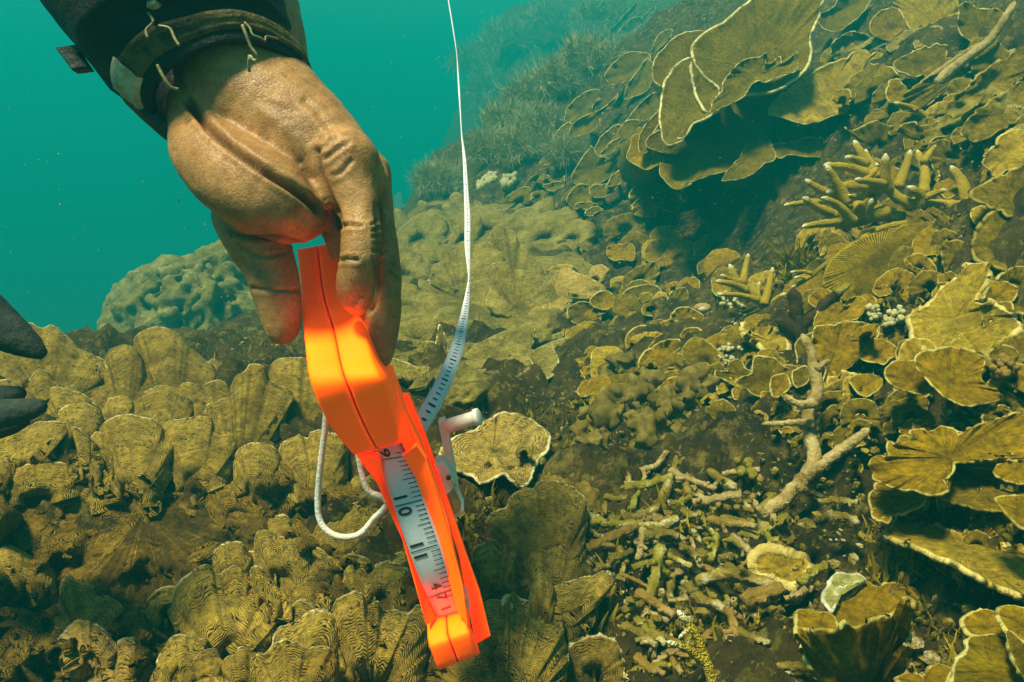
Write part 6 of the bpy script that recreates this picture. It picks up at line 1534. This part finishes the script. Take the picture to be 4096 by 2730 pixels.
wind = mesh_obj('tape_winding', vv, f, M['tape'], reel)
cylc = None
def glyph(ch, s0, t0, hs, ht, mat='ink', bold=.02):
    """one character lying along the tape: reading direction down the tape, top to the right"""
    cu = bpy.data.curves.new('glyph', 'FONT'); cu.body = ch; cu.offset = bold; cu.resolution_u = 4
    o = bpy.data.objects.new('glyph', cu); C.objects.link(o)
    bpy.context.view_layer.update()
    dg = bpy.context.evaluated_depsgraph_get()
    me = bpy.data.meshes.new_from_object(o.evaluated_get(dg))
    V = np.array([v.co[:] for v in me.vertices]); F = [tuple(p.vertices) for p in me.polygons]
    bpy.data.objects.remove(o); bpy.data.meshes.remove(me)
    V = V - (V.max(0) + V.min(0)) / 2
    hgt = V[:, 1].max() - V[:, 1].min()
    V = V / hgt
    P = tape_pt(s0 + V[:, 0] * hs, t0 + V[:, 1] * ht) + nrm_t * .0006
    mesh_obj('printed_number', P, F, M[mat], wind, smooth=False)
def s_of(y):   # zoom C y (at the left/middle of the tape) to s
    ys = np.array([(a[1] + b[1]) / 2 for a, b in zip(TLr, TRr)])
    Y = px('C', (0, y))[1] * 2353 / 4096.
    return float(np.interp(Y, ys, np.linspace(0, 1, 60)))
for ch, y, t0, hs, ht in [('9', 440, .30, .075, .46), ('1', 655, .32, .070, .46), ('0', 722, .32, .070, .46), ('1', 886, .32, .070, .46), ('1', 940, .32, .070, .46), ('4', 1095, .48, .045, .42), ('7', 1152, .52, .045, .42), ('1', 1205, .52, .045, .42)]:
    glyph(ch, s_of(y), t0, hs, ht)
mb = MB()
def tick(s, t0, t1, w):
    P = tape_pt(np.array([s - w, s + w, s + w, s - w]), np.array([t0, t0, t1, t1])) + nrm_t * .0005
    mb.add(P, [(0, 1, 2, 3)])
s10, s11 = s_of(690), s_of(913); stp = (s11 - s10) / 10
for i in range(-11, 22):
    s = s10 + i * stp
    if 0.02 < s < .98:
        big = i % 10 == 0
        tick(s, .06 if big else (.58 if i % 5 == 0 else .70), .97, .0028 if big else .0022)
        if not big: tick(s, .93, .99, .0035)
mb.obj('scale_marks', M['ink'], wind, smooth=False)
# crank arm, knob, hub
def zs(pts, d, back, mat, name): return slab(zc(pts), M[mat], name, reel, d, back)
arm = zs([(798, 292, .50), (806, 280, .50), (832, 275, .50), (842, 300, .50), (856, 365, .502), (880, 490, .506), (903, 640, .510), (926, 690, .512), (926, 735, .513), (905, 750, .513), (880, 772, .514), (852, 690, .513), (846, 560, .508), (826, 440, .504), (812, 360, .502)], .505, .006, 'wplast', 'crank_arm')
a = VP(*zc([(845, 314)])[0], .503); b = VP(*zc([(978, 272)])[0], .497); e = VP(*zc([(1002, 265)])[0], .496)
mb = MB(); mb.tube(np.array([a, a + (b - a) * .03, a + (b - a) * .95, b]), np.array([vr(17, .5) * .9, vr(17, .5), vr(16, .5), vr(15, .5)]), sides=24); kn = mb.obj('crank_knob', M['wplast'], arm)
mb = MB(); mb.tube(np.array([b, b + (e - b) * .1, b + (e - b) * .9, e]), np.array([vr(18, .5), vr(20, .5), vr(20, .5), vr(18, .5)]), sides=24); mb.obj('knob_cap', M['wplast'], arm)
zs([(776, 500, .500), (832, 494, .500), (858, 530, .501), (882, 600, .504), (868, 632, .505), (842, 655, .506), (818, 600, .504)], .50, .016, 'wplast', 'hub')
zs([(846, 652, .506), (874, 620, .506), (912, 690, .51), (905, 735, .511), (882, 748, .511)], .507, .010, 'rust', 'hub_socket')
sc_ = VP(*zc([(850, 566)])[0], .4995); mesh_obj('hub_screw', iv3 * .0019 + sc_, if3, M['ink'], reel)
zs([(915, 1105, .508), (935, 1120, .508), (952, 1180, .51), (955, 1230, .512), (935, 1250, .513), (940, 1180, .511)], .51, .006, 'wplast', 'drum_edge')
# wrist cord
cp = [(252, 222, .47), (242, 350, .475), (226, 480, .48), (212, 620, .485), (212, 740, .488), (240, 810, .488), (300, 850, .487), (370, 855, .486), (430, 830, .485), (480, 770, .484), (530, 722, .483), (546, 690, .483), (532, 660, .483), (470, 640, .482), (440, 590, .48), (420, 520, .478), (405, 430, .476)]
Q = resample(np.array(zc(cp)), 80, False); Q3 = np.array([VP(*q) for q in Q])
mb = MB(); mb.tube(Q3, np.full(80, vr(7.2, .482)), sides=10, knob=.08); mb.obj('wrist_cord', M['cord'], reel)
# paid-out tape
RB = [(935, 1040, 40, .512, 0), (955, 1000, 40, .512, 0), (972, 968, 40, .515, 0), (990, 935, 40, .525, 0), (1012, 895, 37, .545, 0), (1034, 845, 34, .58, 0), (1050, 800, 30, .62, .0), (1062, 750, 23, .68, .004), (1071, 700, 15, .74, .006), (1077, 655, 7, .79, .010), (1078, 635, 5, .82, .010), (1076, 600, 9, .87, .008), (1074, 560, 13, .93, .006),
      (1074, 500, 14, 1.03, .003), (1071, 440, 12, 1.17, .002), (1068, 380, 10.5, 1.33, .002), (1065, 345, 8, 1.46, .004), (1061, 310, 4.5, 1.60, .010), (1058, 260, 4.5, 1.8, .010), (1055, 210, 6.5, 2.05, .006), (1052, 160, 5, 2.3, .008), (1049, 120, 2.6, 2.5, .012), (1040, 60, 4.2, 2.9, .01), (1030, 0, 4.2, 3.4, .01), (1018, -60, 4, 3.9, .01)]
RB = [(x, y, w * (1.0 if d < .9 else max(.62, 1 - (d - .9) * .5)), d, k) for x, y, w, d, k in RB]
Q = resample(np.array(RB, float), 140, False)
dirs = np.gradient(Q[:, :2], axis=0); dirs /= np.linalg.norm(dirs, axis=1, keepdims=True)
lf, rt = [], []
for q, dv in zip(Q, dirs):
    nx_, ny_ = -dv[1], dv[0]
    if nx_ > 0: nx_, ny_ = -nx_, -ny_
    lf.append(VP(q[0] + nx_ * q[2] / 2, q[1] + ny_ * q[2] / 2, q[3] - q[4] / 2)); rt.append(VP(q[0] - nx_ * q[2] / 2, q[1] - ny_ * q[2] / 2, q[3] + q[4] / 2))
lf, rt = np.array(lf), np.array(rt)
vv = np.concatenate([lf, rt, lf + FWD * .0004, rt + FWD * .0004]); f = []
n = 140
for i in range(n - 1):
    f += [(i, i + 1, n + i + 1, n + i), (2 * n + i, 3 * n + i, 3 * n + i + 1, 2 * n + i + 1), (i, 2 * n + i, 2 * n + i + 1, i + 1), (n + i, n + i + 1, 3 * n + i + 1, 3 * n + i)]
tp = mesh_obj('paid_out_tape', vv, f, M['tape'], reel)
Ln = np.concatenate([[0], np.cumsum(np.linalg.norm(np.diff((lf + rt) / 2, axis=0), axis=1))])
mb = MB(); s = .004; k = 0
while s < .95:
    w = .0008 if k % 5 else .0012
    a0, a1 = (.36, .66) if k % 5 else (.28, .74)
    P = []
    for ss, t in ((s - w, a0), (s + w, a0), (s + w, a1), (s - w, a1)):
        l = np.array([np.interp(ss, Ln, lf[:, c]) for c in range(3)]); r = np.array([np.interp(ss, Ln, rt[:, c]) for c in range(3)])
        P.append(l * (1 - t) + r * t - FWD * .0008)
    mb.add(P, [(0, 1, 2, 3)]); s += .0075; k += 1
mb.obj('scale_marks', M['ink'], tp, smooth=False)
# ------------------------------------------------------------------ the water itself: one even volume
def build_haze():
    x0, x1, y0, y1, z0, z1 = -80, 80, -10, 90, -7.2, 4.0
    v = [(x, y, z) for z in (z0, z1) for y in (y0, y1) for x in (x0, x1)]
    f = [(0, 2, 3, 1), (4, 5, 7, 6), (0, 1, 5, 4), (2, 6, 7, 3), (0, 4, 6, 2), (1, 3, 7, 5)]
    m = bpy.data.materials.new('sea_water'); m.use_nodes = True
    t = m.node_tree; t.nodes.remove(t.nodes['Principled BSDF'])
    pv = t.nodes.new('ShaderNodeVolumePrincipled')
    pv.inputs['Color'].default_value = WATER
    pv.inputs['Density'].default_value = DENSITY
    pv.inputs['Anisotropy'].default_value = 0.0
    t.links.new(pv.outputs[0], t.nodes['Material Output'].inputs['Volume'])
    o = mesh_obj('haze', v, f, m, origin=(0, 0, 0), smooth=False)
    o['kind'] = 'stuff'
WATER = (0.004, 0.51, 0.49, 1)
DENSITY = 0.12
build_haze()
